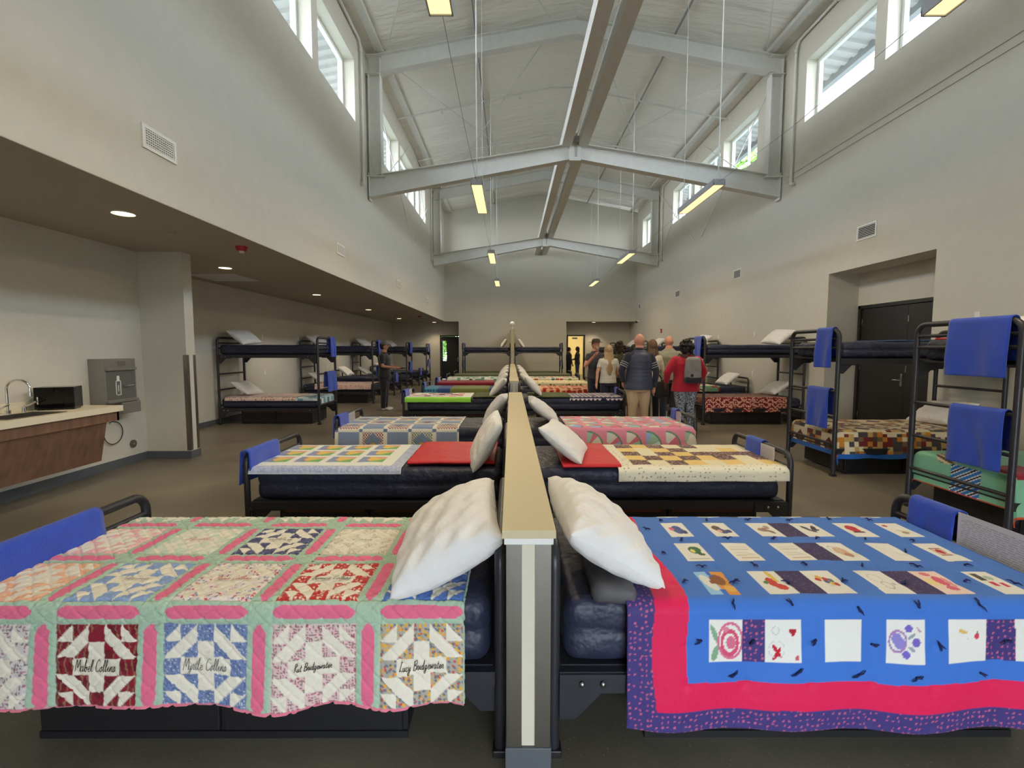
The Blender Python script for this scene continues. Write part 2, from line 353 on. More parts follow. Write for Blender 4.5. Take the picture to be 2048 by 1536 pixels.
# windows
n = 0
for sx, x in ((-1, XL), (1, XR)):
    for a, c in WIN_Y:
        n += 1; xg = x + sx * .27; r = bpy.data.objects.new('window_%d' % n, None); COL.objects.link(r); struct(r); r.location = (xg, (a + c) / 2, 6.35)
        h = (c - a) / 2; b = MB()
        for y0, y1, z0, z1 in ((-h, h, 0, .06), (-h, h, 1.21, 1.27), (-h, -h + .06, .06, 1.21), (h - .06, h, .06, 1.21)): b.box(-.04, .04, y0, y1, z0, z1)
        if c > 12: b.box(-.035, .035, -.02, .02, .06, 1.21)
        b.build('window_frame', vinyl_m, r)
        MB().box(-.004, .004, -h + .06, h - .06, .06, 1.21).build('window_pane', glass_m, r)
        MB().box(min(0, -sx * .27) + (.045 if sx < 0 else 0), max(0, -sx * .27) - (.045 if sx > 0 else 0), -h, h, -.005, .008).build('window_sill', white_m, r)

# doors
def leaf_door(name, w, h, loc, rz, handle=True, glass=None, m=dark_door):
    r = bpy.data.objects.new(name, None); COL.objects.link(r); struct(r); r.location = loc; r.rotation_euler = (0, 0, rz)
    b = MB()
    if glass:
        x0, x1, z0, z1 = glass
        b.box(0, x0, 0, .045, 0, h); b.box(x1, w, 0, .045, 0, h); b.box(x0, x1, 0, .045, 0, z0); b.box(x0, x1, 0, .045, z1, h)
        MB().box(x0, x1, .018, .026, z0, z1).build('door_pane', glass_m, r)
    else: b.bevbox(0, w, 0, .045, 0, h, .003)
    b.build('door_panel', m, r)
    for z in (.25, h / 2, h - .3): MB().bevbox(.0, .03, -.012, .002, z, z + .11, .002).build('hinge', bolt_m, r)
    if handle:
        k = MB(); k.bevbox(w - .09, w - .04, -.01, 0, .92, 1.14, .003); k.tube([(w - .065, 0, 1.03), (w - .065, -.06, 1.03), (w - .19, -.06, 1.03)], .011); k.build('door_handle', bolt_m, r)
    return r
# alcove double doors (facing -X): local x -> -Y world when rz=-pi/2
fr = MB(); fr.box(6.78, 6.86, 9.28, 9.34, 0, 2.42); fr.box(6.78, 6.86, 7.05, 7.11, 0, 2.42); fr.box(6.78, 6.86, 7.05, 9.34, 2.36, 2.42); struct(fr.build('trim_1', dark_door))
leaf_door('door_1', 1.08, 2.34, (6.81, 9.27, .01), -PI / 2)
leaf_door('door_2', 1.06, 2.34, (6.81, 8.185, .01), -PI / 2, handle=False)
fr = MB(); fr.box(-3.72, -3.66, YR - .03, YR + .12, 0, 2.3); fr.box(-2.72, -2.66, YR - .03, YR + .12, 0, 2.3); fr.box(-3.72, -2.66, YR - .03, YR + .12, 2.24, 2.3); struct(fr.build('trim_2', dark_door))
leaf_door('door_3', .93, 2.22, (-3.655, YR + .02, .01), 0, glass=(.08, .27, .95, 2.0))
fr = MB(); fr.box(2.93, 2.99, YR - .03, YR + .16, 0, 2.32); fr.box(3.82, 3.88, YR - .03, YR + .16, 0, 2.32); fr.box(2.93, 3.88, YR - .03, YR + .16, 2.26, 2.32); struct(fr.build('trim_3', dark_door))
leaf_door('door_4', .8, 2.24, (3.86, YR + .2, .01), math.radians(82), m=dark_door)
# corridor beyond the doorway
corr_m = mat('corridor_paint', rgb(232, 222, 180), .7)
b = MB(); b.box(2.2, 2.35, YR + .15, 29.8, 0, 2.7); b.box(5.2, 5.35, YR + .15, 29.8, 0, 2.7); b.box(2.2, 5.35, 29.6, 29.8, 0, 2.7); b.box(2.2, 5.35, YR + .15, 29.8, 2.7, 2.8)
struct(b.build('wall_corridor', corr_m))
ex = thing('exit_sign', 'small dark green sign on the lit corridor wall beyond the doorway', 'sign', (3.95, 29.55, 2.2)); MB().bevbox(-.16, .16, -.02, 0, 0, .1, .004).build('panel', mat('dark_green', rgb(60, 74, 60), .5), ex)
def point(name, loc, e, col, r=.1):
    l = bpy.data.lights.new(name, 'POINT'); l.energy = e; l.color = col; l.shadow_soft_size = r; o = bpy.data.objects.new(name, l); COL.objects.link(o); o.location = loc; return o
cl = thing('ceiling_light', 'round ceiling light in the corridor beyond the doorway', 'ceiling light', (3.6, 27.2, 2.62)); MB().cyl((0, 0, .04), .16, .08).build('lens', down_em, cl)
point('corridor_lamp', (3.6, 27.2, 2.5), 90, (1, .86, .62), .15)

# ------------------------------------------------------------------ steel frames
def ibeam(mb, a, b, w, h0, h1, t=.016):
    # tapered I beam whose top line runs a->b
    a = Vector(a); b = Vector(b); n = 2
    mb.add([(a.x, a.y - t / 2, a.z), (b.x, b.y - t / 2, b.z), (b.x, b.y - t / 2, b.z - h1), (a.x, a.y - t / 2, a.z - h0), (a.x, a.y + t / 2, a.z), (b.x, b.y + t / 2, b.z), (b.x, b.y + t / 2, b.z - h1), (a.x, a.y + t / 2, a.z - h0)],
           [(0, 1, 2, 3), (7, 6, 5, 4), (0, 4, 5, 1), (3, 2, 6, 7), (0, 3, 7, 4), (1, 5, 6, 2)])
    mb.bar(a, b, w, t); mb.bar((a.x, a.y, a.z - h0), (b.x, b.y, b.z - h1), w, t)
for fi, (fy, which) in enumerate(((2.2, 'overhead, nearest the camera'), (11.25, 'nearer of the two across the hall'), (20.3, 'farther one near the end wall'))):
    r = thing('steel_roof_frame', 'grey painted steel roof frame, ' + which, 'roof frame', (XC, fy, 0), group='steel roof frames')
    hw = XR - XC
    for s in (-1, 1):
        b = MB(); ibeam(b, (s * (hw - .03), 0, 5.52), (s * .12, 0, 6.24), .2, .46, .34); b.box(min(s * (hw - .03), s * (hw - .05)), max(s * (hw - .03), s * (hw - .05)), -.1, .1, 5.0, 5.6)
        b.build('lower_rafter', steel_paint, r)
        b = MB(); ibeam(b, (s * (hw - .06), 0, 8.14), (s * .0, 0, 8.98), .2, .38, .36); b.build('upper_rafter', steel_paint, r)
        b = MB(); x = s * (hw - .2)
        b.box(x - .12, x + .12, -.006, .006, 5.53, 7.75); b.box(x - .136, x - .12, -.1, .1, 5.53, 7.75); b.box(x + .12, x + .136, -.1, .1, 5.53, 8.1); b.build('column', steel_paint, r)
        b = MB(); b.box(x - .2, x + .2, -.12, .12, 5.5, 5.53)
        for z in (8.145, 7.75): b.box(min(s * (hw - .02), s * (hw - .36)), max(s * (hw - .02), s * (hw - .36)), -.12, .12, z, z + .015)
        b.build('end_plate', steel_paint, r)
    b = MB(); b.box(-.13, .13, -.11, .11, 5.86, 6.26); b.build('apex_plate', steel_paint, r)
    b = MB(); b.tube([(.02, -.12, 5.95), (.02, -.12, 6.5)], .02); b.box(-.06, .1, -.16, -.1, 6.24, 6.38); b.build('hanger', mat('galvanised', rgb(165, 165, 162), .5, .1), r)
b = MB(); b.box(1.16, 1.38, YF, 23.7, 6.2, 6.46); tag(b.build('ridge_beam', steel_paint), 'long grey rectangular steel beam at the ridge, left of the pair', 'roof beam', 'twin ridge beams')
b = MB(); b.box(1.54, 1.76, YF, 23.7, 6.2, 6.46); tag(b.build('ridge_beam', steel_paint), 'long grey rectangular steel beam at the ridge, right of the pair', 'roof beam', 'twin ridge beams')
# purlins / eave channels along the hall, at the roof plane
def roofz(x, off=0): return ZR - (ZR - ZE) * abs(x - XC) / (XR - XC) - off
for i, x in enumerate((-2.95, -.79, 3.7, 5.85)):
    b = MB(); w = .05; b.bar((x, YF, roofz(x, .05)), (x, YB, roofz(x, .05)), .03 if i not in (0, 3) else .16, .05 if i not in (0, 3) else .09)
    tag(b.build('ceiling_strip', steel_paint if i in (0, 3) else mat('strip_grey', rgb(150, 150, 146), .5)), ('metal eave channel under the roof beside the %s windows' % ('left' if i == 0 else 'right')) if i in (0, 3) else 'thin grey metal strip along the white ceiling, %s of the ridge beams' % ('', 'left', 'right')[i], 'ceiling strip', 'ceiling strips')
# pipes following the roof slope
pipes = ((6.6, 'nearest the top of the photo'), (9.3, 'before the nearer roof frame'), (13.9, 'between the two roof frames'), (16.9, 'before the farther roof frame'))
for py, nm in pipes:
    p = thing('sprinkler_pipe', 'thin grey sprinkler pipe across the ceiling, ' + nm, 'pipe', (XC, py, 8.5), group='sprinkler pipes')
    b = MB(); b.tube([(XL + .1 - XC, 0, roofz(XL, .2) - 8.5), (-.3, 0, roofz(XC, .22) - 8.5), (.3, 0, roofz(XC, .22) - 8.5), (XR - .1 - XC, 0, roofz(XR, .2) - 8.5)], .022, 8); b.build('pipe', steel_paint, p)
    for dx in (-3.4, -1.2, 1.2, 3.4):
        z = roofz(XC + dx, .2) - 8.5; b = MB(); b.cyl((dx, 0, z - .05), .018, .09, n=8); b.cyl((dx, 0, z - .1), .035, .012, n=10); b.build('sprinkler_head', steel_paint, p)
# crossed brace rods under the roof
for i, (y0, y1, nm) in enumerate(((3, 11, 'nearer bay'), (11.6, 20, 'middle bay'))):
    for s, sd in ((-1, 'left'), (1, 'right')):
        t = thing('roof_cross_brace', 'crossed thin brace rods under the %s roof slope, %s' % (sd, nm), 'brace rod', (XC, y0, 8), group='roof brace rods')
        for q in (0, 1):
            xa, xb = (s * 4.2, s * .6) if q else (s * .6, s * 4.2); za = .16 + .03 * q
            b = MB(); b.tube([(xa, 0, roofz(XC + xa, za) - 8), (xb, y1 - y0, roofz(XC + xb, za) - 8)], .011, 6); b.build('rod', steel_paint, t)
# wall brace rods by the windows
for i, (y0, y1, nm) in enumerate(((11.35, 15.6, 'nearer frame'), (20.2, 16.2, 'farther frame'))):
    for x, sd in ((XL + .06, 'left'), (XR - .06, 'right')):
        b = MB(); b.tube([(x, y0, 5.2), (x, y1, 8.0)], .012, 6); b.tube([(x, y0, 8.0), (x, y1, 5.2)], .012, 6)
        tag(b.build('wall_brace', steel_paint), 'crossed thin steel rods on the %s wall by the %s' % (sd, nm), 'brace rod', 'wall brace rods')
# vertical conduits near frames
for x, sd, s in ((XL + .05, 'left', 1), (XR - .05, 'right', -1)):
    for y, nm in ((10.72, 'nearer frame'), (19.75, 'farther frame')):
        c = thing('wall_conduit', 'vertical painted conduit on the %s wall beside the %s' % (sd, nm), 'conduit', (x, y, 5.2), group='wall conduits')
        b = MB(); b.tube([(0, -2.6, 2.95), (0, -.1, 2.95), (0, 0, 2.8), (0, 0, .05)], .028, 10); b.build('pipe', steel_paint, c)
        b = MB(); b.tube([(0, 0, .08), (0, 0, 0), (s * .0, -.1, -.03)], .035, 10); b.build('elbow', steel_paint, c)
        b = MB(); b.cyl((0, 0, 2.78), .04, .08); b.build('coupling', steel_paint, c)
for k, dz in enumerate((0, .13)):
    b = MB(); b.tube([(XR - .012, -1, 5.42 - dz), (XR - .012, 10.95, 5.42 - dz)], .0035, 6); tag(b.build('wall_wire', mat('wire_dark', rgb(110, 105, 98), .6)), '%s of two thin wires running along the upper right wall' % ('upper', 'lower')[k], 'wire', 'wall wires')

# ------------------------------------------------------------------ pendant lights
def pendant(x, y, label):
    r = thing('pendant_light', label, 'pendant light', (x, y, 4.3), group='linear pendant lights')
    L = .85; W = .1
    b = MB(); b.box(-W, W, -L, L, .045, .1); b.box(-W, -W + .012, -L, L, 0, .045); b.box(W - .012, W, -L, L, 0, .045); b.box(-W, W, -L, -L + .012, 0, .045); b.box(-W, W, L - .012, L, 0, .045); b.build('housing', lamp_house, r)
    MB().box(-W + .012, W - .012, -L + .012, L - .012, .012, .044).build('diffuser', lamp_em, r)
    for s in (-1, 1):
        zt = roofz(x, .02) - 4.3
        b = MB(); b.tube([(0, s * (L - .05), .22), (0, s * (L - .05), zt)], .009 if s < 0 else .004, 6); b.tube([(-.07, s * (L - .05), .1), (0, s * (L - .05), .22), (.07, s * (L - .05), .1)], .006, 6); b.build('cable', cable_m, r)
    l = bpy.data.lights.new('pendant_lamp', 'AREA'); l.shape = 'RECTANGLE'; l.size = 2 * W - .03; l.size_y = 2 * L - .03; l.energy = 46; l.color = (1, .78, .50); l.spread = PI
    o = bpy.data.objects.new('pendant_lamp', l); COL.objects.link(o); o.parent = r; o.location = (0, 0, -.005)
    return r
for k, y in enumerate((-2.4, 3.25, 8.95, 14.6, 20.1)):
    for x, sd in ((-.57, 'left'), (3.46, 'right')):
        if k == 0: continue
        pendant(x, y, 'linear pendant light with warm diffuser, %s of the %s row' % ({1: 'nearest', 2: 'second nearest', 3: 'third nearest', 4: 'farthest'}[k], sd))
for x, sd in ((-.57, 'left'), (3.46, 'right')):
    for ya, yb, nm in ((4.1, 8.1, 'first and second'), (9.8, 13.75, 'second and third'), (15.45, 19.25, 'third and last')):
        b = MB(); b.tube([(x, ya, 4.36), (x, (ya + yb) / 2, 4.31), (x, yb, 4.36)], .003, 6)
        tag(b.build('lamp_cord', mat('cord_grey', rgb(140, 140, 138), .6)), 'thin cord between the %s pendant lights of the %s row' % (nm, sd), 'cord', 'cords between pendant lights')
# downlights and ceiling devices
for k, (x, y) in enumerate(((-3.9, 4.9), (-4.8, 8.11), (-4.88, 12.07), (-4.94, 16.61), (-5.0, 21.4), (-3.9, 24.3), (4.2, 24.3))):
    nm = ('nearest the camera', 'just past the wall stub', 'above the second left bunk bed', 'third deep in the left bay', 'near the far end of the left bay', 'in front of the far left door', 'in the recess above the far right doorway')[k]
    r = thing('downlight', 'small round warm recessed downlight, ' + nm, 'downlight', (x, y, ZS - .012), group='recessed downlights')
    b = MB(); b.tube([(0, 0, .012), (0, 0, 0)], .1, 24, caps=False); b.tube([(0, 0, 0), (0, 0, 0.0001)], .1, 24, caps=False); b.build('trim_ring', white_m, r)
    MB().cyl((0, 0, .006), .092, .008, n=24).build('lens', down_em, r)
    l = bpy.data.lights.new('downlight_lamp', 'SPOT'); l.energy = 70; l.color = (1, .80, .55); l.spot_size = math.radians(110); l.spot_blend = .6; l.shadow_soft_size = .07
    o = bpy.data.objects.new('downlight_lamp', l); COL.objects.link(o); o.parent = r; o.location = (0, 0, -.01)
r = thing('fire_strobe', 'red round fire alarm strobe on the low ceiling edge', 'fire alarm', (-3.6, 6.47, ZS - .06)); b = MB(); b.tube([(0, 0, .06), (0, 0, .03), (0, 0, 0)], [.075, .07, .055], 20); b.build('body', red_p, r); MB().bevbox(-.025, .025, -.02, .02, -.025, .004, .004).build('lens', white_m, r)
b = MB(); b.tube([(-3.97, 5.68, ZS), (-3.97, 5.68, ZS - .03), (-3.97, 5.68, ZS - .045)], [.05, .048, .03], 18); tag(b.build('smoke_detector', soffit_m), 'small beige smoke detector on the low ceiling', 'smoke detector')
b = MB(); b.box(-5.9, -5.05, 8.75, 9.65, ZS - .012, ZS); tag(b.build('ceiling_panel', mat('panel_grey', rgb(205, 205, 208), .5)), 'pale square access panel in the left bay ceiling', 'ceiling panel')
b = MB(); b.tube([(-3.8, 19.9, ZS), (-3.8, 19.9, ZS - .04)], .07, 16); tag(b.build('smoke_detector', red_p), 'small reddish alarm on the far part of the low ceiling', 'smoke detector')

# vents
def vent(x, y0, y1, z0, z1, sgn, label, both):
    r = thing('wall_vent', label, 'air vent', (x, (y0 + y1) / 2, z0), group='wall vents'); h = (y1 - y0) / 2; H = z1 - z0; f = .03; s = sgn
    b = MB()
    for a in ((-h, h, 0, f), (-h, h, H - f, H), (-h, -h + f, f, H - f), (h - f, h, f, H - f)): b.box(min(0, s * .015), max(0, s * .015), *a)
    b.build('vent_frame', white_m, r)
    MB().box(min(0, s * .002), max(0, s * .002), -h + f, h - f, f, H - f).build('vent_backing', mat('vent_dark', rgb(40, 40, 42), .8), r)
    b = MB(); nn = 7
    for i in range(nn): z = f + (H - 2 * f) * (i + .5) / nn; b.box(min(s * .003, s * .012), max(s * .003, s * .012), -h + f, h - f, z - .004, z + .004)
    if both:
        for i in range(14): y = -h + f + (2 * h - 2 * f) * (i + .5) / 14; b.box(min(s * .003, s * .01), max(s * .003, s * .01), y - .004, y + .004, f, H - f)
    b.build('louvre', white_m, r)
for k, (a, c) in enumerate(((4.37, 4.8), (9.08, 9.5), (13.8, 14.27), (18.53, 19.05))): vent(XL, a, c, 3.38, 3.59, 1, 'white grille air vent on the upper left wall, %s' % ('nearest', 'second nearest', 'third nearest', 'farthest')[k], True)
for k, (a, c) in enumerate(((8.2, 8.66), (12.96, 13.4), (17.6, 18.1), (22.9, 23.3))): vent(XR, a, c, 3.5, 3.76, -1, 'white louvred air vent on the upper right wall, %s' % ('nearest, above the alcove', 'second nearest', 'third nearest', 'farthest')[k], False)
# wall plates
def plate(x, y, z, sgn, label, nx=True):
    r = thing('wall_outlet', label, 'wall outlet', (x, y, z), group='white wall plates'); s = sgn
    if nx: MB().bevbox(min(0, s * .008), max(0, s * .008), -.038, .038, -.06, .06, .003).build('cover_plate', white_m, r); MB().bevbox(min(0, s * .011), max(0, s * .011), -.018, .018, -.035, .035, .002).build('socket', white_m, r)
    return r
for k, (y, z) in enumerate(((6.35, 2.02), (12.12, 1.97), (14.24, 1.94), (16.2, 1.95), (14.35, .97), (12.15, .98), (10.6, 1.96), (10.7, .98))):
    plate(XR, y, z, -1, 'white wall plate on the right wall, %s' % ('above the nearest bunk pillow', 'above the fourth bunk bed, upper row', 'above the red quilt bunk, upper row', 'far upper row by the group', 'lower row left of the small headboard', 'lower row right of the small headboard', 'upper row over the third bunk pillow', 'lower row behind the third bunk')[k])
for k, (y, z) in enumerate(((10.6, 1.9), (11.9, 1.9), (13.9, 1.88), (15.5, 1.88), (11.95, 1.0), (16.0, 1.0))):
    plate(XB, y, z, 1, 'white wall plate on the left bay wall, %s' % ('beside the first upper pillow', 'over the middle of the first bunk', 'beside the second upper pillow', 'past the second upper pillow', 'under the first upper bunk', 'low, beyond the second bunk')[k])
r = thing('fire_alarm', 'small red fire alarm on the far right wall', 'fire alarm', (XR, 19.66, 2.25)); MB().bevbox(-.04, 0, -.06, .06, 0, .16, .005).build('body', red_p, r); MB().bevbox(-.05, -.035, -.03, .03, .05, .1, .003).build('lens', white_m, r)
r = thing('security_camera', 'small white dome camera high on the far right corner', 'security camera', (XR, 23.15, 2.9)); MB().bevbox(-.14, 0, -.05, .05, 0, .06, .01).build('bracket', white_m, r); b = MB(); b.sph((-.12, 0, 0), .06); b.build('dome', mat('dome_dark', rgb(60, 60, 64), .2), r)

# ------------------------------------------------------------------ centre partition
def partition(y0, y1, ztop, label, xc=.0625, w=.155, cw=.19, gz=None, bm_=None):
    gz = gz or ztop - .055
    r = thing('partition_wall', label, 'partition wall', (xc, y0, 0), group='low partition walls'); L = y1 - y0
    MB().box(-w / 2 + .004, w / 2 - .004, .004, L - .004, 0, ztop - .045).build('wall_body', bm_ or cream_m, r)
    b = MB(); b.bevbox(-cw / 2, cw / 2, -.02, L + .02, ztop - .03, ztop, .003); b.build('cap', cap_m, r)
    b = MB(); b.bevbox(-cw / 2 + .008, cw / 2 - .008, -.012, L + .012, ztop - .055, ztop - .03, .003); b.build('cap_moulding', white_m, r)
    g = w / 2 - .024
    for ya, yb in ((0, .05), (L, L - .05)):
        for s in (-1, 1):
            b = MB(); e = .003 if ya == 0 else -.003
            b.box(min(s * .024, s * w / 2), max(s * .024, s * w / 2), min(ya - e, ya + e), max(ya - e, ya + e), .14, gz)
            b.box(min(s * (w / 2 - .004), s * (w / 2 + .002)), max(s * (w / 2 - .004), s * (w / 2 + .002)), min(ya, yb), max(ya, yb), .14, gz)
            b.build('corner_guard', ss, r)
    b = MB(); b.bevbox(-w / 2 - .006, w / 2 + .006, -.01, L + .01, 0, .14, .003); b.build('baseboard', base_m, r); return r
partition(1.63, 6.9, .955, 'nearest low partition wall with tan cap between the bed rows')
partition(9.45, 19.95, .955, 'second low partition wall farther down the hall, tan cap')
partition(19.97, YB - .01, 2.42, 'tall narrow partition wall against the far end wall', gz=1.5, bm_=cap_m)
r = thing('wall_beacon', 'round white globe on top of the tall far partition', 'globe light', (.0625, 20.1, 2.42)); b = MB(); b.cyl((0, 0, .06), .03, .12); b.build('stem', white_m, r); b = MB(); b.sph((0, 0, .22), .1); b.build('globe', white_m, r)

# ------------------------------------------------------------------ beds
def arch(y0, y1, zt, r=.09, n=6):
    p = [(0, y0, 0)]
    for i in range(n + 1): a = PI - i / n * PI / 2; p.append((0, y0 + r + r * math.cos(a), zt - r + r * math.sin(a)))
    for i in range(n + 1): a = PI / 2 - i / n * PI / 2; p.append((0, y1 - r + r * math.cos(a), zt - r + r * math.sin(a)))
    p.append((0, y1, 0)); return p
def sh(pts, dx): return [(p[0] + dx, p[1], p[2]) for p in pts]
def gusset(r, x, y, z, sx, sy):
    b = MB(); x0, x1 = (x, x + sx * .26)
    poly = [(x, z - .15), (x + sx * .06, z - .15), (x + sx * .16, z - .045), (x + sx * .27, z - .045), (x + sx * .27, z + .03), (x, z + .03)]
    b.prism(poly, 1, y - .006 * sy, y + .006 * sy); b.build('bracket', black_m, r)
    b = MB()
    for dx in (.085, .165): b.sph((x + sx * dx, y - .012, z - .005), (.012, .008, .012), 8, 6)
    b.build('bolt', bolt_m, r)
HW = .485
def make_bed():
    r = thing('bed_frame', 'x', 'bed frame')
    b = MB(); b.tube(sh(arch(-HW, HW, .835), .02), .022, 12); b.tube([(.02, -HW, .6), (.02, HW, .6)], .014, 8); b.build('headboard', black_m, r)
    b = MB(); b.tube(sh(arch(-HW, HW, .735), 2.12), .024, 12); b.tube([(2.12, -HW, .625), (2.12, HW, .625)], .018, 8); b.tube([(2.12, -HW, .31), (2.12, HW, .31)], .014, 8); b.build('footboard', black_m, r)
    for s in (-1, 1): MB().box(.04, 2.1, s * (HW - .0) - .018, s * HW + .018, .285, .345).build('side_rail', black_m, r)
    for s in (-1, 1):
        gusset(r, .04, s * HW - .022 , .31, 1, 1); gusset(r, 2.1, s * HW - .022, .31, -1, 1)
    MB().box(.05, 2.09, -HW + .02, HW - .02, .335, .35).build('deck', black_m, r)
    for x in (.02, 2.12):
        for s in (-1, 1): MB().bevbox(x - .03, x + .03, s * HW - .03, s * HW + .03, 0, .03, .005).build('foot_cap', box_m, r)
    return r
BUNK_R = (1.71, 1.6, 1.06, .73, .4)
def make_bunk():
    r = thing('bunk_bed', 'x', 'bunk bed')
    for x, nm in ((.02, 'headboard'), (2.1, 'footboard')):
        b = MB(); b.tube(sh(arch(-HW, HW, 1.82, .1), x), .026, 12); b.build(nm, black_m, r)
        for z in BUNK_R: b = MB(); b.tube([(x, -HW, z), (x, HW, z)], .017, 8); b.build('rung', black_m, r)
    for z in (.31, 1.43):
        for s in (-1, 1):
            MB().box(.04, 2.08, s * HW - .018, s * HW + .018, z - .03, z + .04).build('side_rail', black_m, r)
            gusset(r, .04, s * HW - .022, z, 1, 1); gusset(r, 2.08, s * HW - .022, z, -1, 1)
        MB().box(.05, 2.07, -HW + .02, HW - .02, z + .025, z + .04).build('deck', black_m, r)
    for x in (.02, 2.1):
        for s in (-1, 1): MB().bevbox(x - .032, x + .032, s * HW - .032, s * HW + .032, 0, .03, .005).build('foot_cap', box_m, r)
    return r
def make_mattress(h, seed):
    w1 = wob(seed, 7, 9.); w2 = wob(seed + 1, 8, 28.)
    def fn(P):
        x, y, z = P.T; side = np.abs(y) > HW - .09; k = .012 * w1(x, z * 3 + y) + .006 * w2(x, z * 4)
        P = P.copy(); P[:, 1] += np.where(side, np.sign(y) * (k - .018 * np.exp(-(z / .012) ** 2)), 0); P[:, 2] += np.where(z > h * .3, .012 * w1(x, y) + .005 * w2(x, y), 0)
        return P
    return rbox(2.0, .95, h, .06, 90, 34, 12, fn)
def make_storage():
    r = thing('storage_box', 'x', 'storage box')
    b = MB(); b.box(0, 1.5, 0, .78, .02, .315); b.box(0, 1.5, -.004, 0, .295, .315); b.box(0, 1.5, -.01, 0, .0, .03); b.build('body', box_m, r)
    for k in (0, 1):
        d = MB(); d.bevbox(.02 + k * .74, .74 + k * .74, -.018, .004, .04, .285, .004); dr = d.build('drawer', box_m, r)
        MB().bevbox(.05 + k * .74, .71 + k * .74, -.022, -.016, .235, .262, .002).build('pull_strip', drawer_m, dr)
    return r
def pillow_mesh(seed, L=.70, W=.46, T=.17):
    n, m = 56, 40; u = np.linspace(-1, 1, n); v = np.linspace(-1, 1, m); U, Vv = np.meshgrid(u, v, indexing='ij')
    w = wob(seed, 8, 5.); w2 = wob(seed + 5, 9, 14.)
    px = U * L / 2 * (1 - .07 * (1 - Vv ** 2) * 0 + -.06 * (1 - np.abs(Vv)) * (np.abs(U) ** 6) * 1); px = U * L / 2 * (1 - .05 * (1 - Vv ** 2) * U ** 4)
    py = Vv * W / 2 * (1 - .08 * (1 - U ** 2) * Vv ** 4)
    prof = ((1 - U ** 2) ** .5 * (1 - Vv ** 2) ** .5); prof = np.maximum(prof, 0) ** .75
    edge = np.minimum(1 - np.abs(U), 1 - np.abs(Vv))
    rip = .007 * np.exp(-edge * 5) * np.sin(22 * (U + Vv * .6) + 3 * w(U, Vv)) * np.minimum(edge * 12, 1)
    cr = .006 * w2(U, Vv) * np.minimum(edge * 4, 1) + .0028 * np.sin(13 * (U * .5 + Vv) + 4 * w(U * 2, Vv)) * prof
    top = prof * T / 2 * (1 + .13 * w(U, Vv)) + cr + rip; bot = -prof * T / 2 * (1 + .2 * w(Vv, U)) + rip * .3
    mb = MB(); A = np.stack([px, py, top], -1).reshape(-1, 3); B = np.stack([px, py, bot - .002], -1).reshape(-1, 3)
    idx = np.arange(n * m).reshape(n, m); q = np.stack([idx[:-1, :-1], idx[1:, :-1], idx[1:, 1:], idx[:-1, 1:]], -1).reshape(-1, 4)
    per = list(idx[:, 0]) + list(idx[-1, 1:]) + list(idx[-2::-1, -1]) + list(idx[0, -2:0:-1]); N = n * m
    F = [tuple(f) for f in q] + [tuple(f[::-1] + N) for f in q] + [(per[i], per[i - 1], per[i - 1] + N, per[i] + N) for i in range(len(per))]
    mb.add(np.concatenate([A, B]), F, True); return mb
PILLOWS = []
def pillow(loc, e, label, seed=0, scale=(1, 1, 1), group='white pillows'):
    # e: (yaw,tilt about long axis ,roll)
    if seed >= len(PILLOWS):
        PILLOWS.append(pillow_mesh(30 + 7 * len(PILLOWS)).build('pillow', pillow_m, parent=None)); o = PILLOWS[-1]; o.data.transform(Matrix.Translation(-Vector((0, 0, 0)))); zmin = min(v.co.z for v in o.data.vertices); o.data.transform(Matrix.Translation((0, 0, -.09)))
    else: o = PILLOWS[seed].copy(); COL.objects.link(o)
    o.location = loc; o.rotation_mode = 'XYZ'; o.rotation_euler = e; o.scale = scale
    tag(o, label, 'pillow', group); return o
def lean(side, x, y, z, label, tilt=40, seed=1, skew=0, roll=0, scale=(1, 1, 1)):
    # pillow leaning on a headboard: long axis along Y. side=-1: headboard to the right (+x) of pillow centre
    s = -side
    return pillow((x, y, z), (math.radians(-s * tilt) * 1, math.radians(roll), PI / 2 + skew) if False else Matrix.Identity(3).to_euler(), label, seed, scale)
def place_pillow(cx, cy, cz, tilt, label, seed=1, skew=0, roll=0, scale=(1, 1, 1)):
    """tilt in degrees: rotation about Y (positive = +x side down)."""
    while len(PILLOWS) <= seed and len(PILLOWS) < 4 and seed < 4:
        if len(PILLOWS) == seed: break
        o = pillow_mesh(30 + 7 * len(PILLOWS)).build('pillow', pillow_m); PILLOWS.append(o); COL.objects.unlink(o)
    if len(PILLOWS) == seed:
        o = pillow_mesh(30 + 7 * seed).build('pillow', pillow_m); PILLOWS.append(o); COL.objects.unlink(o)
        zc = max(v.co.z for v in o.data.vertices) / 2; o.data.transform(Matrix.Translation((0, 0, -zc)))
    o = PILLOWS[seed].copy(); COL.objects.link(o)
    Mx = Matrix.Translation((cx, cy, cz)) @ Matrix.Rotation(math.radians(-tilt), 4, 'Y') @ Matrix.Rotation(math.radians(roll), 4, 'X') @ Matrix.Rotation(PI / 2 + math.radians(skew), 4, 'Z') @ Matrix.Diagonal((*scale, 1))
    o.matrix_world = Mx; tag(o, label, 'pillow', 'white pillows'); return o
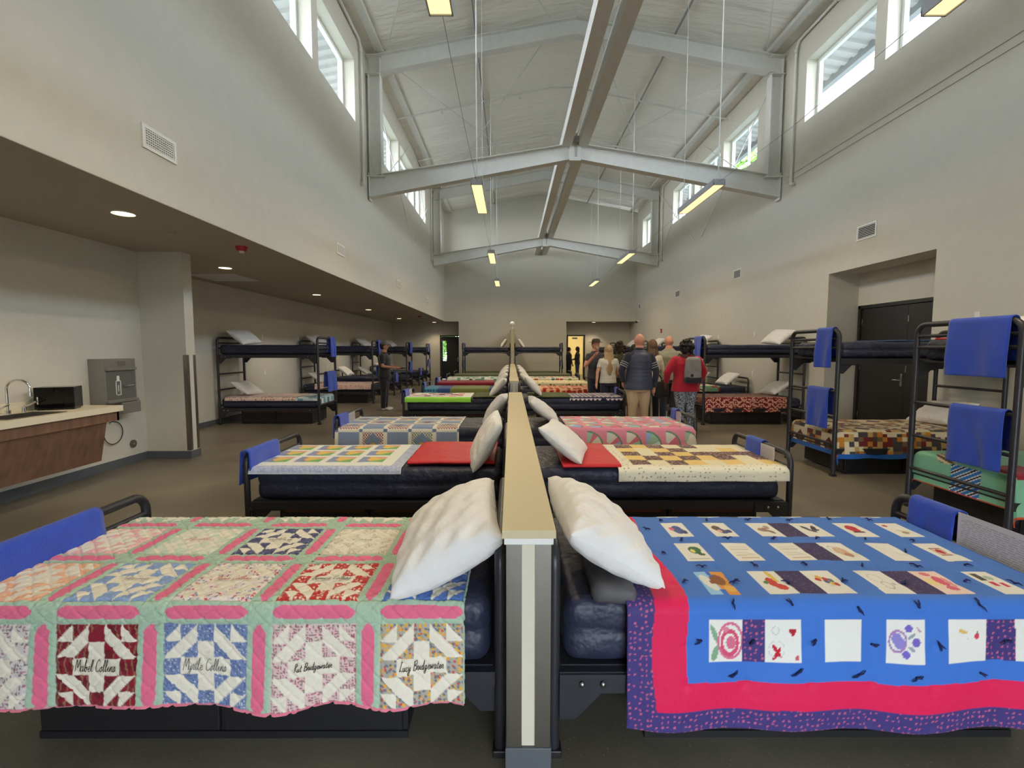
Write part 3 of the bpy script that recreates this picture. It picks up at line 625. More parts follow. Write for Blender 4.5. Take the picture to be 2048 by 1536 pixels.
# towel over a rail that runs along Y at (x, z)
def towel(x, y0, y1, z, lf, lb, label, seed=0, group='blue towels', tagged=False):
    n = 60; m = 26; w = wob(seed + 50, 6, 11.); ss_ = np.linspace(-lf, lb, n); v = np.linspace(0, 1, m); S, Vv = np.meshgrid(ss_, v, indexing='ij'); R = .032; h = PI * R / 2
    th = np.clip(S / R, -PI / 2, PI / 2); dx = R * np.sin(th); dz = R * np.cos(th) - np.maximum(np.abs(S) - h, 0)
    hang = np.clip(np.maximum(np.abs(S) - h, 0) / .3, 0, 1)
    Y = y0 + (y1 - y0) * (Vv + .04 * w(S * .6, Vv * .3) * hang)
    X = x - dx - np.sign(S) * hang * (.012 + .012 * np.sin(9 * Vv + 3 * w(S, Vv)))
    P = np.stack([X, Y, z + dz], -1)
    o = grid_obj('towel', P, None, blue_t, thick=.007); tag(o, label, 'towel', group); return o
def sign(x, y0, y1, z0, z1, label, seed=0):
    r = thing('paper_sign', label, 'paper sign', (x, (y0 + y1) / 2, z0), group='paper signs on footboards'); h = (y1 - y0) / 2
    MB().box(-.002, .002, -h, h, 0, z1 - z0).build('sheet', mat('sign_sheet', rgb(196, 192, 196), .35), r)
    b = MB(); H = z1 - z0
    for i in range(13):
        z = H - .025 - i * (H - .04) / 13; x0 = -h + .02
        while x0 < h - .03:
            ln = random.uniform(.012, .04); ln = min(ln, h - .02 - x0); b.box(-.0032, .0032, x0, x0 + ln, z - .0035, z); x0 += ln + random.uniform(.006, .014)
    b.build('print', mat('sign_ink', rgb(158, 156, 166), .6), r); return r

# ------------------------------------------------------------------ quilts
QMAT = attr_mat('quilt_fabric', .85, .55, 42, .2, .01); SMAT = attr_mat('satin_quilt_fabric', .6, .35, 16, .1, .012)
def C3(*c): return s2l(c)
def drape(name, side, xh, y0, s0, s1, over_n, over_f, col, ztop, label, foot=2.06, step=.012, W=.96, seed=0, m=None, bulge=.03, group=None, corner=.12, puff=.004, rz=None, wav=.03, skew=0, stitch=None):
    """side: +1 bed runs towards +x from headboard plane xh, -1 towards -x. s = distance from head, t = distance from the near edge."""
    ns = int((s1 - s0) / step) + 1; nt = int((over_n + W + over_f) / step) + 1
    s = np.linspace(s0, s1, ns); t = np.linspace(-over_n, W + over_f, nt); S, T = np.meshgrid(s, t, indexing='ij')
    f = surf_fn(side, xh, y0, ztop, foot, W, seed, bulge, puff, over_n, wav, skew, stitch)
    P = f(S, T); Cc = col(S, T); o = grid_obj(name, P, Cc, m or QMAT, off=-1 if side > 0 else 1); tag(o, label, 'quilt', group); return o, f
def surf_fn(side, xh, y0, ztop, foot, W, seed, bulge, puff, over_n, wav=.03, skew=0, stitch=None):
    w1 = wob(seed + 100, 7, 7.); w2 = wob(seed + 200, 10, 40.); w3 = wob(seed + 300, 5, 5.); r = .055
    def bend(d):
        # d>0 distance past the edge-r: returns horizontal advance, drop
        a = np.clip(d / r, 0, PI / 2); hang = np.maximum(d - r * PI / 2, 0); return r * np.sin(a), r * (1 - np.cos(a)) + hang, hang
    def f(S, T):
        dn = np.maximum(-T + r, 0); df = np.maximum(T - (W - r), 0); de = np.maximum(S - (foot - r), 0)
        an, zn, hn = bend(dn); af, zf, hf = bend(df); ae, ze, he = bend(de)
        t = np.where(T < r, r - an, np.where(T > W - r, W - r + af, T)); s = np.where(S > foot - r, foot - r + ae, S)
        top = (1 - np.clip((zn + zf + ze) / .05, 0, 1))
        drop = np.maximum(np.maximum(zn, zf), ze) + .25 * np.minimum(np.maximum(zn, zf), ze)
        fl = np.clip(hn / .25, 0, 1.3)
        t = t - fl * (bulge * .4 + wav * (.5 + .5 * np.sin(S * 13 + 2.2 * w3(S, 0 * T) + seed)) + .008 * w1(S * 2, T)) + np.clip(hf / .25, 0, 1) * .03 * (1 + w1(S * 2, T))
        s = s + np.clip(he / .25, 0, 1.2) * .006 * (1 + w3(T * 2, S))
        z = ztop - drop + top * (.010 * w1(S, T) + puff * w2(S, T)) + (1 - top) * puff * .5 * w2(S, T)
        z = z + fl * .026 * w3(S * 3.4, T * 0)
        x = xh + side * (s + fl * skew * hn); y = y0 + t
        if stitch:
            q = stitch(S, T); z = z + q * top; y = y - q * (1 - top) * (T < W / 2)
        return np.stack([x + 0 * y, y, z], -1)
    return f
WA, WB2, WC = wob(901, 8, 22.), wob(902, 8, 22.), wob(903, 12, 120.)
def stitchA(S, T):
    s = S + .004 * WA(S, T); t = T + .004 * WB2(S, T); q = 0
    for d in ((s + t) / .075, (s - t) / .075): d = np.abs(d - np.round(d)) * .075; q = q - .0045 * np.exp(-(d / .007) ** 2)
    lx = (s - .10) % .4085; ly = (t + .375) % .405; e = np.minimum(np.minimum(np.abs(lx - .314), np.abs(lx)), np.minimum(np.abs(ly - .314), np.abs(ly))); q = q - .006 * np.exp(-(e / .006) ** 2)
    return q + .0014 * WC(S, T) + .003 * WA(S * 2.3, T * 2.3)
def stitchB(S, T):
    a = (S + .0) / .235; b = T / .147; d = np.hypot((a - np.round(a)) * .235, (b - np.round(b)) * .147); return -.006 * np.exp(-(d / .02) ** 2) + .0022 * WA(S * 1.5, T * 2.5) + .0012 * WC(S * .6, T * .6)
def stitchG(S, T):
    return .003 * WA(S * 1.3, T * 1.3) + .002 * WC(S * .5, T * .5)
def onface(f, s, t, off=.003):
    s = np.asarray(s, float); t = np.asarray(t, float); e = .003; p = f(s, t); a = f(s + e, t) - p; b = f(s, t + e) - p
    n = np.cross(a, b); n /= np.linalg.norm(n, axis=-1, keepdims=True) + 1e-12
    n = np.where((n[..., 2:3] < 0), -n, n)
    # outwards on the near hanging side: prefer -y
    n = np.where((np.abs(n[..., 2:3]) < .35) & (n[..., 1:2] > 0), -n, n)
    return p + n * off, n
def print_tex(S, T, base, spots, scale, seed=0):
    """small calico print: cell hash dots. spots = [(colour, threshold)]"""
    out = np.ones(S.shape + (3,)) * base; a = S * scale; b = T * scale; ia, ib = np.floor(a), np.floor(b)
    for k, (c, pth, rad) in enumerate(spots):
        jx = hsh(ia, ib, seed + k) * .5 + .25; jy = hsh(ib, ia, seed + k + 9) * .5 + .25; d = np.hypot(a - ia - jx, b - ib - jy)
        on = (d < rad) & (hsh(ia, ib, seed + 30 + k) < pth); out[on] = c
    return out
CR = C3(236, 228, 208)
def churn(x, y):
    """block pattern mask: True where cream"""
    qx = np.where(x > .5, 1 - x, x); qy = np.where(y > .5, 1 - y, y)
    m = np.zeros(x.shape, bool)
    inq = (qx < .4) & (qy < .4); sx = np.floor(qx / .2); sy = np.floor(qy / .2); loc = (qx / .2 - sx) + (qy / .2 - sy)
    A = (sx == 0) & (sy == 0); D = (sx == 1) & (sy == 1); BC = ~A & ~D
    m |= inq & A & (loc >= 1); m |= inq & BC & (loc >= 1) ; m |= inq & D & (loc < 1)
    m |= (np.abs(x - .5) < .1) & (qy >= .2); m |= (np.abs(y - .5) < .1) & (qx >= .2)
    return m
BLK = {}
def colA(S, T):
    S, T = S + .0045 * WA(S, T), T + .0045 * WB2(S, T)
    PX, PY, BS = .4085, .405, .314
    x = S - .10; y = T + .375; bx = np.floor(x / PX); by = np.floor(y / PY); lx = x - bx * PX; ly = y - by * PY
    green = C3(172, 198, 172) + .05 * (hsh(np.floor(S * 160), np.floor(T * 160))[..., None] - .5); pink = C3(232, 112, 144)
    out = green.copy(); g0, g1 = .017, .07
    w = .0245; cxs = BS + (PX - BS) / 2; cys = BS + (PY - BS) / 2
    # pink bars with pointed ends centred in the sashes
    def barmask(u, v, L): # u across (abs dist from centre), v along
        taper = np.clip((L / 2 - np.abs(v - L / 2)) / .03, 0, 1); return (u < w * np.sqrt(taper))
    m1 = (lx > BS) & (ly < BS) & barmask(np.abs(lx - cxs), ly, BS); m2 = (ly > BS) & (lx < BS) & barmask(np.abs(ly - cys), lx, BS)
    m1 |= (lx > BS) & (ly >= BS) & (ly - BS < .0) ; out[m1 | m2] = pink
    blk = (lx < BS) & (ly < BS); u = lx / BS; v = 1 - ly / BS; cream = churn(u, v)
    specs = {(0, 0): (C3(176, 172, 160), [(C3(214, 74, 60), .6, .3), (C3(232, 176, 60), .8, .36), (C3(110, 120, 130), .7, .3)], 55), (1, 0): (C3(226, 196, 192), [(C3(170, 88, 100), .75, .33), (C3(120, 130, 110), .4, .25)], 95),
             (2, 0): (C3(118, 136, 176), [(C3(206, 210, 216), .5, .24), (C3(84, 98, 146), .5, .3)], 110), (3, 0): (C3(140, 24, 44), [(C3(110, 20, 34), .6, .45)], 20), (4, 0): (C3(216, 206, 200), [(C3(168, 110, 128), .5, .35), (C3(110, 110, 110), .4, .3)], 80),
             (0, 1): (C3(84, 120, 190), [(C3(110, 140, 200), .4, .3)], 60), (1, 1): (C3(196, 52, 44), [(C3(240, 214, 190), .6, .3)], 62), (2, 1): (C3(232, 218, 212), [(C3(200, 60, 80), .45, .33), (C3(130, 150, 170), .5, .3)], 60),
             (3, 1): (C3(138, 164, 208), [(C3(170, 188, 218), .3, .3)], 90), (4, 1): (C3(236, 176, 140), [(C3(240, 200, 168), .5, .4)], 70),
             (0, 2): (C3(232, 186, 110), [(C3(236, 200, 140), .5, .4)], 60), (1, 2): (C3(224, 212, 190), [(C3(140, 130, 120), .5, .25)], 110), (2, 2): (C3(78, 78, 116), [(C3(150, 150, 180), .4, .2)], 80), (3, 2): (C3(208, 218, 196), [(C3(220, 226, 206), .4, .4)], 60), (4, 2): (C3(240, 180, 180), [(C3(245, 205, 200), .5, .4)], 60)}
    for (i, j), (bc, sp, sc) in specs.items():
        mk = blk & (bx == i) & (by == j)
        if not mk.any(): continue
        t = print_tex(S, T, bc, sp, sc, i * 3 + j)
        if (i, j) == (3, 0): t = np.where((np.sin(S * 260 + 2 * np.sin(T * 40)) > .8)[..., None] & (hsh(np.floor(S * 12), 3)[..., None] > .4), C3(150, 110, 80), t)
        out[mk & ~cream] = t[mk & ~cream]
    out[blk & cream] = CR
    out[(x < -.004) | (y < .010) | (T > .96 + .19)] = C3(238, 130, 150)
    # stitched crosshatch: thread shadow is physical relief, only thread colour here
    return np.clip(out, 0, 1)
# --- B quilt
BP = [  # (row, x0, x1, kind)
    (0, .75, .875, 'rose'), (0, .875, .96, 'P'), (0, .96, 1.095, 'ribbon'), (0, 1.185, 1.325, 'blank'), (0, 1.42, 1.565, 'heart'), (0, 1.655, 1.80, 'apple'), (0, 1.80, 1.91, 'P'), (0, 1.91, 2.03, 'blank'),
    (1, .78, .90, 'tree'), (1, 1.01, 1.13, 'pear'), (1, 1.13, 1.235, 'P'), (1, 1.235, 1.355, 'clown'), (1, 1.465, 1.585, 'sketch'), (1, 1.585, 1.70, 'P'), (1, 1.70, 1.815, 'pinkp'), (1, 1.93, 2.04, 'cards'),
    (2, .80, .92, 'hat'), (2, 1.03, 1.15, 'lines'), (2, 1.265, 1.385, 'lines'), (2, 1.385, 1.50, 'P'), (2, 1.50, 1.62, 'tan'), (2, 1.735, 1.855, 'blank'), (2, 1.97, 2.085, 'eye'),
    (3, .815, .935, 'blu'), (3, 1.045, 1.165, 'blu2'), (3, 1.28, 1.405, 'brn'), (3, 1.405, 1.52, 'P'), (3, 1.52, 1.65, 'blk'), (3, 1.76, 1.88, 'cap'), (3, 1.99, 2.11, 'flag'),
    (4, .83, .95, 'blank'), (4, 1.06, 1.18, 'tan'), (4, 1.18, 1.29, 'P'), (4, 1.29, 1.42, 'blank'), (4, 1.53, 1.65, 'lines'), (4, 1.65, 1.76, 'P'), (4, 1.76, 1.88, 'tan'), (4, 1.99, 2.1, 'blank')]
BROW = [(-.205, -.045), (.06, .25), (.35, .545), (.625, .815), (.905, 1.06)]
def patch_art(kind, a, b, out, m):
    """a: 0..1 left to right, b: 0..1 bottom to top, fills out[m]"""
    def el(cx, cy, rx, ry, c, rot=0):
        x = a - cx; y = b - cy; ca, sa = math.cos(rot), math.sin(rot); k = m & (((x * ca + y * sa) / rx) ** 2 + ((-x * sa + y * ca) / ry) ** 2 < 1); out[k] = C3(*c)
    def ring(cx, cy, rx, ry, c, w=.12):
        q = np.sqrt(((a - cx) / rx) ** 2 + ((b - cy) / ry) ** 2); out[m & (np.abs(q - 1) < w)] = C3(*c)
    def bx(x0, x1, y0, y1, c): out[m & (a > x0) & (a < x1) & (b > y0) & (b < y1)] = C3(*c)
    if kind == 'rose':
        el(.16, .66, .07, .26, (130, 168, 130), .5); el(.18, .2, .09, .2, (130, 168, 130), -.4); ring(.64, .5, .36, .42, (214, 110, 140), .09); ring(.62, .45, .24, .28, (214, 80, 110), .2); el(.66, .45, .15, .16, (214, 110, 136)); el(.5, .78, .1, .07, (222, 130, 150))
    elif kind == 'ribbon':
        el(.74, .73, .07, .06, (176, 20, 44)); el(.82, .73, .07, .06, (176, 20, 44)); el(.78, .67, .05, .07, (176, 20, 44)); el(.34, .26, .05, .2, (196, 24, 50), .7); el(.34, .2, .05, .2, (196, 24, 50), -.6); ring(.33, .3, .22, .2, (205, 206, 205), .05); ring(.3, .75, .1, .09, (200, 202, 204), .12); el(.9, .1, .05, .06, (200, 90, 100))
    elif kind == 'heart':
        el(.27, .56, .13, .14, (142, 132, 200)); el(.36, .46, .14, .13, (142, 132, 200), .7); ring(.3, .5, .22, .24, (170, 130, 180), .12); el(.58, .8, .1, .09, (118, 100, 190)); el(.78, .48, .11, .1, (118, 100, 190)); el(.52, .2, .1, .09, (118, 100, 190)); el(.66, .62, .1, .04, (150, 160, 170), .6); el(.66, .33, .1, .04, (150, 160, 170), -.5); el(.84, .78, .09, .02, (176, 130, 150), -.8)
    elif kind == 'apple':
        el(.38, .72, .12, .045, (222, 182, 100), -.3); el(.76, .6, .07, .07, (214, 60, 84)); el(.77, .68, .03, .04, (110, 120, 80)); el(.52, .54, .03, .02, (200, 190, 190))
    elif kind == 'tree':
        bx(0, .5, 0, 1, (150, 200, 235)); bx(.5, 1, 0, 1, (222, 150, 60)); el(.25, .5, .18, .36, (226, 228, 220), .3); el(.62, .62, .25, .24, (140, 84, 40)); bx(.3, .6, .45, .6, (140, 84, 40)); el(.82, .25, .2, .14, (232, 176, 80)); bx(.43, .57, .75, 1, (60, 110, 200)); bx(.43, .6, 0, .2, (60, 110, 200))
    elif kind == 'pear':
        el(.5, .5, .17, .2, (200, 58, 44)); el(.66, .3, .2, .13, (205, 64, 54), -.2); el(.68, .75, .09, .28, (222, 190, 80), .15); el(.3, .5, .1, .06, (80, 130, 60), .4)
    elif kind == 'clown':
        for i, (x, y) in enumerate(((.3, .6), (.4, .7), (.5, .5), (.6, .4), (.55, .62), (.68, .55), (.45, .35), (.72, .38))): el(x, y, .09, .08, ((200, 50, 50), (222, 180, 60), (70, 90, 130), (220, 190, 80), (190, 60, 60), (100, 110, 120), (220, 220, 210), (180, 60, 50))[i])
    elif kind == 'sketch':
        ring(.5, .35, .14, .14, (170, 172, 164), .1); ring(.4, .65, .2, .16, (205, 200, 180), .08); el(.75, .4, .06, .05, (190, 190, 180))
    elif kind == 'pinkp':
        out[m] = C3(240, 214, 200); el(.3, .5, .3, .16, (236, 214, 150)); el(.6, .55, .2, .2, (222, 88, 112)); el(.6, .25, .2, .1, (222, 100, 120)); el(.45, .85, .16, .1, (226, 120, 130)); el(.82, .5, .1, .2, (226, 150, 150))
    elif kind == 'cards': bx(.15, .4, .6, .9, (70, 62, 50)); bx(.3, .48, .35, .55, (206, 44, 66)); bx(.6, .8, .3, .5, (206, 44, 66)); el(.6, .7, .14, .1, (170, 190, 170))
    elif kind == 'hat': el(.6, .6, .25, .2, (60, 110, 60), .3); el(.5, .55, .09, .1, (226, 214, 110)); el(.75, .4, .14, .1, (50, 90, 60)); bx(.15, .9, .1, .14, (190, 186, 176))
    elif kind == 'lines':
        for y in (.3, .42, .62, .74): bx(.15, .85, y, y + .03, (206, 190, 170))
        bx(.2, .9, .12, .2, (214, 186, 160))
    elif kind == 'tan': el(.5, .5, .26, .26, (216, 178, 140)); el(.55, .3, .15, .12, (190, 140, 110)); ring(.3, .6, .16, .2, (200, 200, 190), .1)
    elif kind == 'eye': bx(.28, .75, .3, .72, (150, 90, 60)); bx(.32, .71, .35, .68, (232, 200, 176)); el(.52, .52, .14, .13, (180, 30, 36))
    elif kind == 'blu': el(.55, .5, .25, .28, (74, 92, 150)); el(.3, .55, .11, .13, (216, 110, 130)); el(.75, .35, .14, .14, (60, 72, 120))
    elif kind == 'blu2': el(.4, .6, .2, .18, (110, 80, 56)); el(.55, .42, .22, .2, (74, 80, 130)); el(.42, .4, .1, .1, (226, 170, 140)); el(.8, .4, .12, .14, (64, 66, 110))
    elif kind == 'brn': el(.45, .5, .25, .14, (160, 128, 110)); el(.62, .45, .1, .26, (140, 110, 96), .5); el(.7, .7, .12, .1, (176, 146, 126))
    elif kind == 'blk': el(.45, .55, .1, .28, (70, 66, 70), .6); el(.6, .5, .24, .09, (90, 86, 90)); el(.72, .62, .09, .2, (64, 60, 66), -.4)
    elif kind == 'cap': el(.5, .6, .27, .24, (196, 44, 52)); bx(.25, .75, .3, .38, (90, 40, 50))
    elif kind == 'flag': el(.25, .8, .1, .07, (190, 40, 50)); el(.6, .4, .25, .06, (214, 200, 160), -.3); el(.55, .3, .14, .08, (170, 150, 110))
def colB(S, T):
    S, T = S + .003 * WA(S, T), T + .003 * WB2(S, T); x = S + .19
    blue = C3(62, 116, 202); out = np.ones(S.shape + (3,)) * blue
    purple = print_tex(S, T, C3(66, 56, 118), [(C3(196, 96, 130), .85, .2)], 48, 5); pdark = print_tex(S, T, C3(52, 38, 84), [(C3(120, 80, 130), .5, .2)], 60, 6)
    ex = .012 * np.sin(T * 9)
    red = (x < .675 + ex) | (T < -.285); out[red] = C3(224, 30, 84)
    bt = (x < .815) & (x > .6) & (T > .56) & (T < .7) & red & (x < .675); out[bt] = C3(226, 218, 200)
    pr = (x < .545 + ex) | (T < -.39); out[pr] = purple[pr]
    for row, x0, x1, kd in BP:
        t0, t1 = BROW[row]; m = (x >= x0) & (x < x1) & (T >= t0) & (T < t1)
        if not m.any(): continue
        if kd == 'P': out[m] = (purple if row == 0 else pdark)[m]; continue
        out[m] = C3(232, 230, 220); a = (x - x0) / (x1 - x0); b = (T - t0) / (t1 - t0); patch_art(kd, a, b, out, m)
    return out
def grid_cells(S, T, p, ox=0, oy=0):
    a = (S - ox) / p; b = (T - oy) / p; return np.floor(a), np.floor(b), a - np.floor(a), b - np.floor(b)
def c_fan(S, T):
    i, j, a, b = grid_cells(S, T, .24); out = np.ones(S.shape + (3,)) * C3(238, 150, 168); r = np.hypot(a - .12, b - .1); th = np.arctan2(b - .1, a - .12)
    w = np.floor(th / (PI / 2) * 4); h = hsh(i * 4 + w, j)
    pal = np.array([C3(226, 232, 224), C3(160, 190, 226), C3(226, 120, 140), C3(170, 205, 180), C3(236, 226, 210)]); fan = (r > .18) & (r < .72) & (a > .12) & (b > .1)
    out[fan] = pal[(h * 5).astype(int) % 5][fan]; arc = (r > .72) & (r < .8) & (a > .12) & (b > .1); out[arc] = C3(104, 150, 120)
    e = (T < -.21); sq = np.floor(S / .09); pb = np.array([C3(240, 160, 176), C3(90, 110, 70), C3(232, 196, 100)]); out[e] = pb[(hsh(sq, 2) * 3).astype(int)][e]; out[(S > 1.98) & (T < .25) & (hsh(i, j) > .4)] = C3(232, 206, 110); return out
def c_lime(S, T):
    i, j, a, b = grid_cells(S, T, .13); pal = np.array([C3(240, 238, 230), C3(205, 70, 84), C3(60, 60, 84), C3(236, 232, 224), C3(214, 130, 130), C3(244, 240, 236)])
    out = pal[(hsh(i, j) * 6).astype(int)]; br = (S > 1.9) | (S < .72) | (T < .04) | (T > .86); out[(S < .78) | (T < .1) | (T > .84)] = C3(240, 240, 232); out[(S < .7) | (T < .04) | (T > .9)] = C3(158, 232, 84); return out
def c_tri(S, T):
    i, j, a, b = grid_cells(S, T, .085); out = np.ones(S.shape + (3,)) * C3(44, 44, 74); m = (b > .35) & (np.abs(a - .5) < (b - .3) * .8) & (hsh(i, j) > .15); out[m] = C3(232, 220, 228); return out
def c_scrap(S, T):
    i, j, a, b = grid_cells(S, T, .3); out = np.ones(S.shape + (3,)) * C3(214, 202, 170); k, l, c, d = grid_cells(S, T, .06)
    pal = np.array([C3(112, 34, 36), C3(190, 160, 100), C3(70, 66, 70), C3(196, 130, 50), C3(120, 96, 70), C3(222, 210, 180)]); ch = ((i + j) % 2 == 0) | (T < -.02); out[ch] = pal[(hsh(k, l) * 6).astype(int)][ch]
    st = ~ch & (np.abs(a - .5) + np.abs(b - .5) < .36); out[st] = C3(104, 34, 34); st = ~ch & (np.abs(a - .5) + np.abs(b - .5) < .18); out[st] = C3(96, 88, 80)
    out[(T < -.27) | ((S > 2.3))] = C3(30, 96, 180); return out
def c_mint(S, T):
    out = np.ones(S.shape + (3,)) * C3(134, 196, 160)
    def el(cx, cy, rx, ry, f):
        q = ((S - cx) / rx) ** 2 + ((T - cy) / ry) ** 2 < 1; out[q] = f[q] if hasattr(f, 'shape') and f.ndim == 3 else f
    st = np.where((np.sin(S * 120 + T * 30) > 0)[..., None], C3(96, 66, 50), C3(224, 206, 176)); el(1.9, .62, .2, .17, st); el(1.3, .3, .2, .16, st)
    st2 = np.where((np.sin(S * 90 - T * 60) > .1)[..., None], C3(40, 120, 190), C3(232, 232, 232)); st2 = np.where((np.sin(S * 90 - T * 60) < -.7)[..., None], C3(40, 30, 44), st2)
    m = (np.abs(T - .42) < .14) & (S > 2.08); out[m] = st2[m]; m = (np.abs(S - 1.5) < .2) & (T < .0); out[m] = st2[m]
    m = (np.abs(T - .14) < .16) & (S > 1.72) & (S < 2.05); out[m] = C3(150, 34, 52); m = (np.abs(S - .9) < .25) & (np.abs(T - .0) < .2); out[m] = C3(150, 34, 52)
    out[(T < -.30) | (S > 2.325)] = C3(210, 80, 50); return out
def c_redvine(S, T):
    out = print_tex(S, T, C3(120, 22, 34), [(C3(222, 170, 150), .7, .36)], 22, 2); w = np.sin(S * 34) * .03; m = (T < -.01) & (np.abs(((T + .1 + w) % .09) - .045) < .012); out[m] = C3(226, 170, 150)
    i, j, a, b = grid_cells(S, T, .2); m = (T > .05) & (hsh(i, j) > .55); out[m] = C3(150, 110, 84); m = (T > .05) & (a > .85); out[m] = C3(110, 24, 34); return out
def c_gard(S, T):
    # left bed 2: bright blocks on white with pale blue border
    out = np.ones(S.shape + (3,)) * C3(240, 240, 228); x = (S - .98) / .27; y = (T - .16) / .25; i, j = np.floor(x), np.floor(y); a, b = x - i, y - j
    m = (a > .1) & (a < .9) & (b > .12) & (b < .88) & (x > 0) & (x < 4.0) & (y > 0) & (y < 3)
    pal = np.array([C3(120, 180, 90), C3(240, 196, 90), C3(232, 166, 140), C3(122, 140, 180), C3(226, 110, 90), C3(150, 200, 110)])
    d = np.hypot(a - .45, b - .5); h = (hsh(np.floor(a * 4), np.floor(b * 3), 4) * 6).astype(int) % 6; out[m] = pal[h][m]; k = m & (d < .22); out[k] = C3(240, 196, 90); k = m & (a + b < .75); out[k] = C3(120, 180, 90); k = m & (a > .68); out[k] = C3(140, 150, 186)
    g = (S < .90) | (S > 2.03) | (T < .07) | (T > .95); out[g] = np.where((hsh(np.floor(S * 90), np.floor(T * 90)) > .5)[..., None], C3(196, 202, 222), C3(170, 178, 204))[g]; e = (S < .812) | (T < -.02) | (T > 1.0); out[e] = C3(236, 238, 240); return out
def c_blue5(S, T):
    out = np.ones(S.shape + (3,)) * C3(240, 234, 214); x = (S - .56) / .30; y = (T + .30) / .28; i, j = np.floor(x), np.floor(y); a, b = x - i, y - j
    m = (a > .07) & (a < .93) & (b > .07) & (b < .93); pl = ((i + j) % 2 == 0)
    blu = C3(142, 158, 186) + .03 * (hsh(np.floor(S * 120), np.floor(T * 120))[..., None] - .5); out[m & pl] = blu[m & pl]
    gi = ((np.floor(S * 60) + np.floor(T * 60)) % 2 == 0); tint = np.where((hsh(i, j) > .5)[..., None], C3(150, 50, 70), C3(84, 110, 96)); q = m & ~pl & gi; out[q] = tint[q]; q = m & ~pl & ~gi; out[q] = C3(240, 234, 214)
    q = m & ~pl & (np.abs(a - .5) + np.abs(b - .55) < .36); out[q] = C3(128, 146, 172); q = m & ~pl & (np.hypot(a - .5, (b - .35) * 1.2) < .14); out[q] = np.where((hsh(i, j, 3) > .5)[..., None], C3(150, 30, 50), C3(224, 170, 60))[q]
    dots = ((a < .07) | (a > .93)) & ((b < .07) | (b > .93)); out[dots] = C3(110, 130, 170); return out
def c_yellow(S, T):
    out = print_tex(S, T, C3(238, 232, 208), [(C3(130, 120, 100), .5, .16)], 28, 3); x = (S - .82) / .158; y = (T - .11) / .158; i, j = np.floor(x), np.floor(y); inn = (x > 0) & (x < 8) & (y > 0) & (y < 5)
    h = hsh(i, j, 8); br = print_tex(S, T, C3(96, 58, 54), [(C3(206, 170, 140), .6, .3)], 36, 4); out[inn] = C3(236, 226, 190); k = inn & (h > .36); out[k] = C3(238, 204, 120); k = inn & (((i + j) % 2 == 0) & (h > .2) | (j == 2) & (i > 3)); out[k] = br[k]; return out
def c_plain(c, v=.04):
    def f(S, T): return np.clip(np.ones(S.shape + (3,)) * C3(*c) * (1 + v * (hsh(np.floor(S * 60), np.floor(T * 60))[..., None] - .5) * 4), 0, 1)
    return f
def c_scatter(base, cols, scale, pth=.6, rad=.35, edge=None):
    def f(S, T):
        out = print_tex(S, T, C3(*base), [(C3(*c), pth, rad - .05 * k) for k, c in enumerate(cols)], scale, 1)
        if edge is not None: out[(T < 0)] = C3(*edge)
        return out
    return f
def c_cells(cols, p, sash=None):
    pal = np.array([C3(*c) for c in cols])
    def f(S, T):
        i, j, a, b = grid_cells(S, T, p); out = pal[(hsh(i, j, 5) * len(pal)).astype(int)]
        if sash is not None: out[(a < .18) | (b < .18)] = C3(*sash)
        return out
    return f
def c_l5(S, T):
    i, j, a, b = grid_cells(S, T, .5); out = np.ones(S.shape + (3,)) * C3(58, 84, 140); out[(S < 1.4) & (S > .45)] = C3(124, 132, 70); pl = (np.sin(S * 90) > .5) | (np.sin(T * 70) > .6); k = pl & (S > 1.7); out[k] = C3(80, 160, 180); return out
def c_plaid_foot(S, T):
    out = print_tex(S, T, C3(226, 204, 194), [(C3(196, 120, 116), .6, .3), (C3(150, 150, 130), .4, .22)], 16, 7); i, j, a, b = grid_cells(S, T, .11); m = S > 1.62; pal = np.array([C3(70, 100, 110), C3(190, 214, 220), C3(120, 160, 176), C3(226, 232, 232)]); out[m] = pal[(hsh(i, j) * 4).astype(int)][m]; return out

# prototypes
bed0 = make_bed(); bunk0 = make_bunk(); box0 = make_storage()
mat0 = make_mattress(.265, 3).build('mattress', navy_m); mat1 = make_mattress(.2, 9).build('mattress', navy_m)
used = {'bed': False, 'bunk': False, 'box': False, 'm0': False, 'm1': False}
def take(key, o, label, cat, loc, rz, group):
    if not used[key]: used[key] = True; r = o; r.location = loc; r.rotation_euler = (0, 0, rz)
    else: r = dup(o, None, loc, rz)
    tag(r, label, cat, group); return r
def single(side, xh, y0, st, storage=True, towelp=None, signp=None, mattress=True):
    """y0 = near edge of the frame"""
    rz = 0 if side > 0 else PI; yc = y0 + HW + .02
    take('bed', bed0, 'black steel single bed frame, ' + st, 'bed frame', (xh, yc, 0), rz, 'single bed frames')
    take('m0', mat0, 'navy vinyl mattress on the frame, ' + st, 'mattress', (xh + side * 1.06, yc, .352), 0 if side > 0 else PI, 'navy mattresses')
    if storage:
        r = take('box', box0, 'black underbed storage box with two drawers, ' + st, 'storage box', (xh + (.4 if side > 0 else -1.9), y0 + .1, 0), 0, 'underbed storage boxes')
    xf = xh + side * 2.12
    if towelp: towel(xf, y0 + towelp[0], y0 + towelp[1], .735, towelp[2], towelp[3], 'blue towel on the footboard, ' + st, int(y0 * 10))
    if signp: sign(xf - side * .034 if signp[2] == 'in' else xf + side * .034, y0 + signp[0], y0 + signp[1], .56, .75, 'printed paper sign on the footboard, ' + st)
    return yc
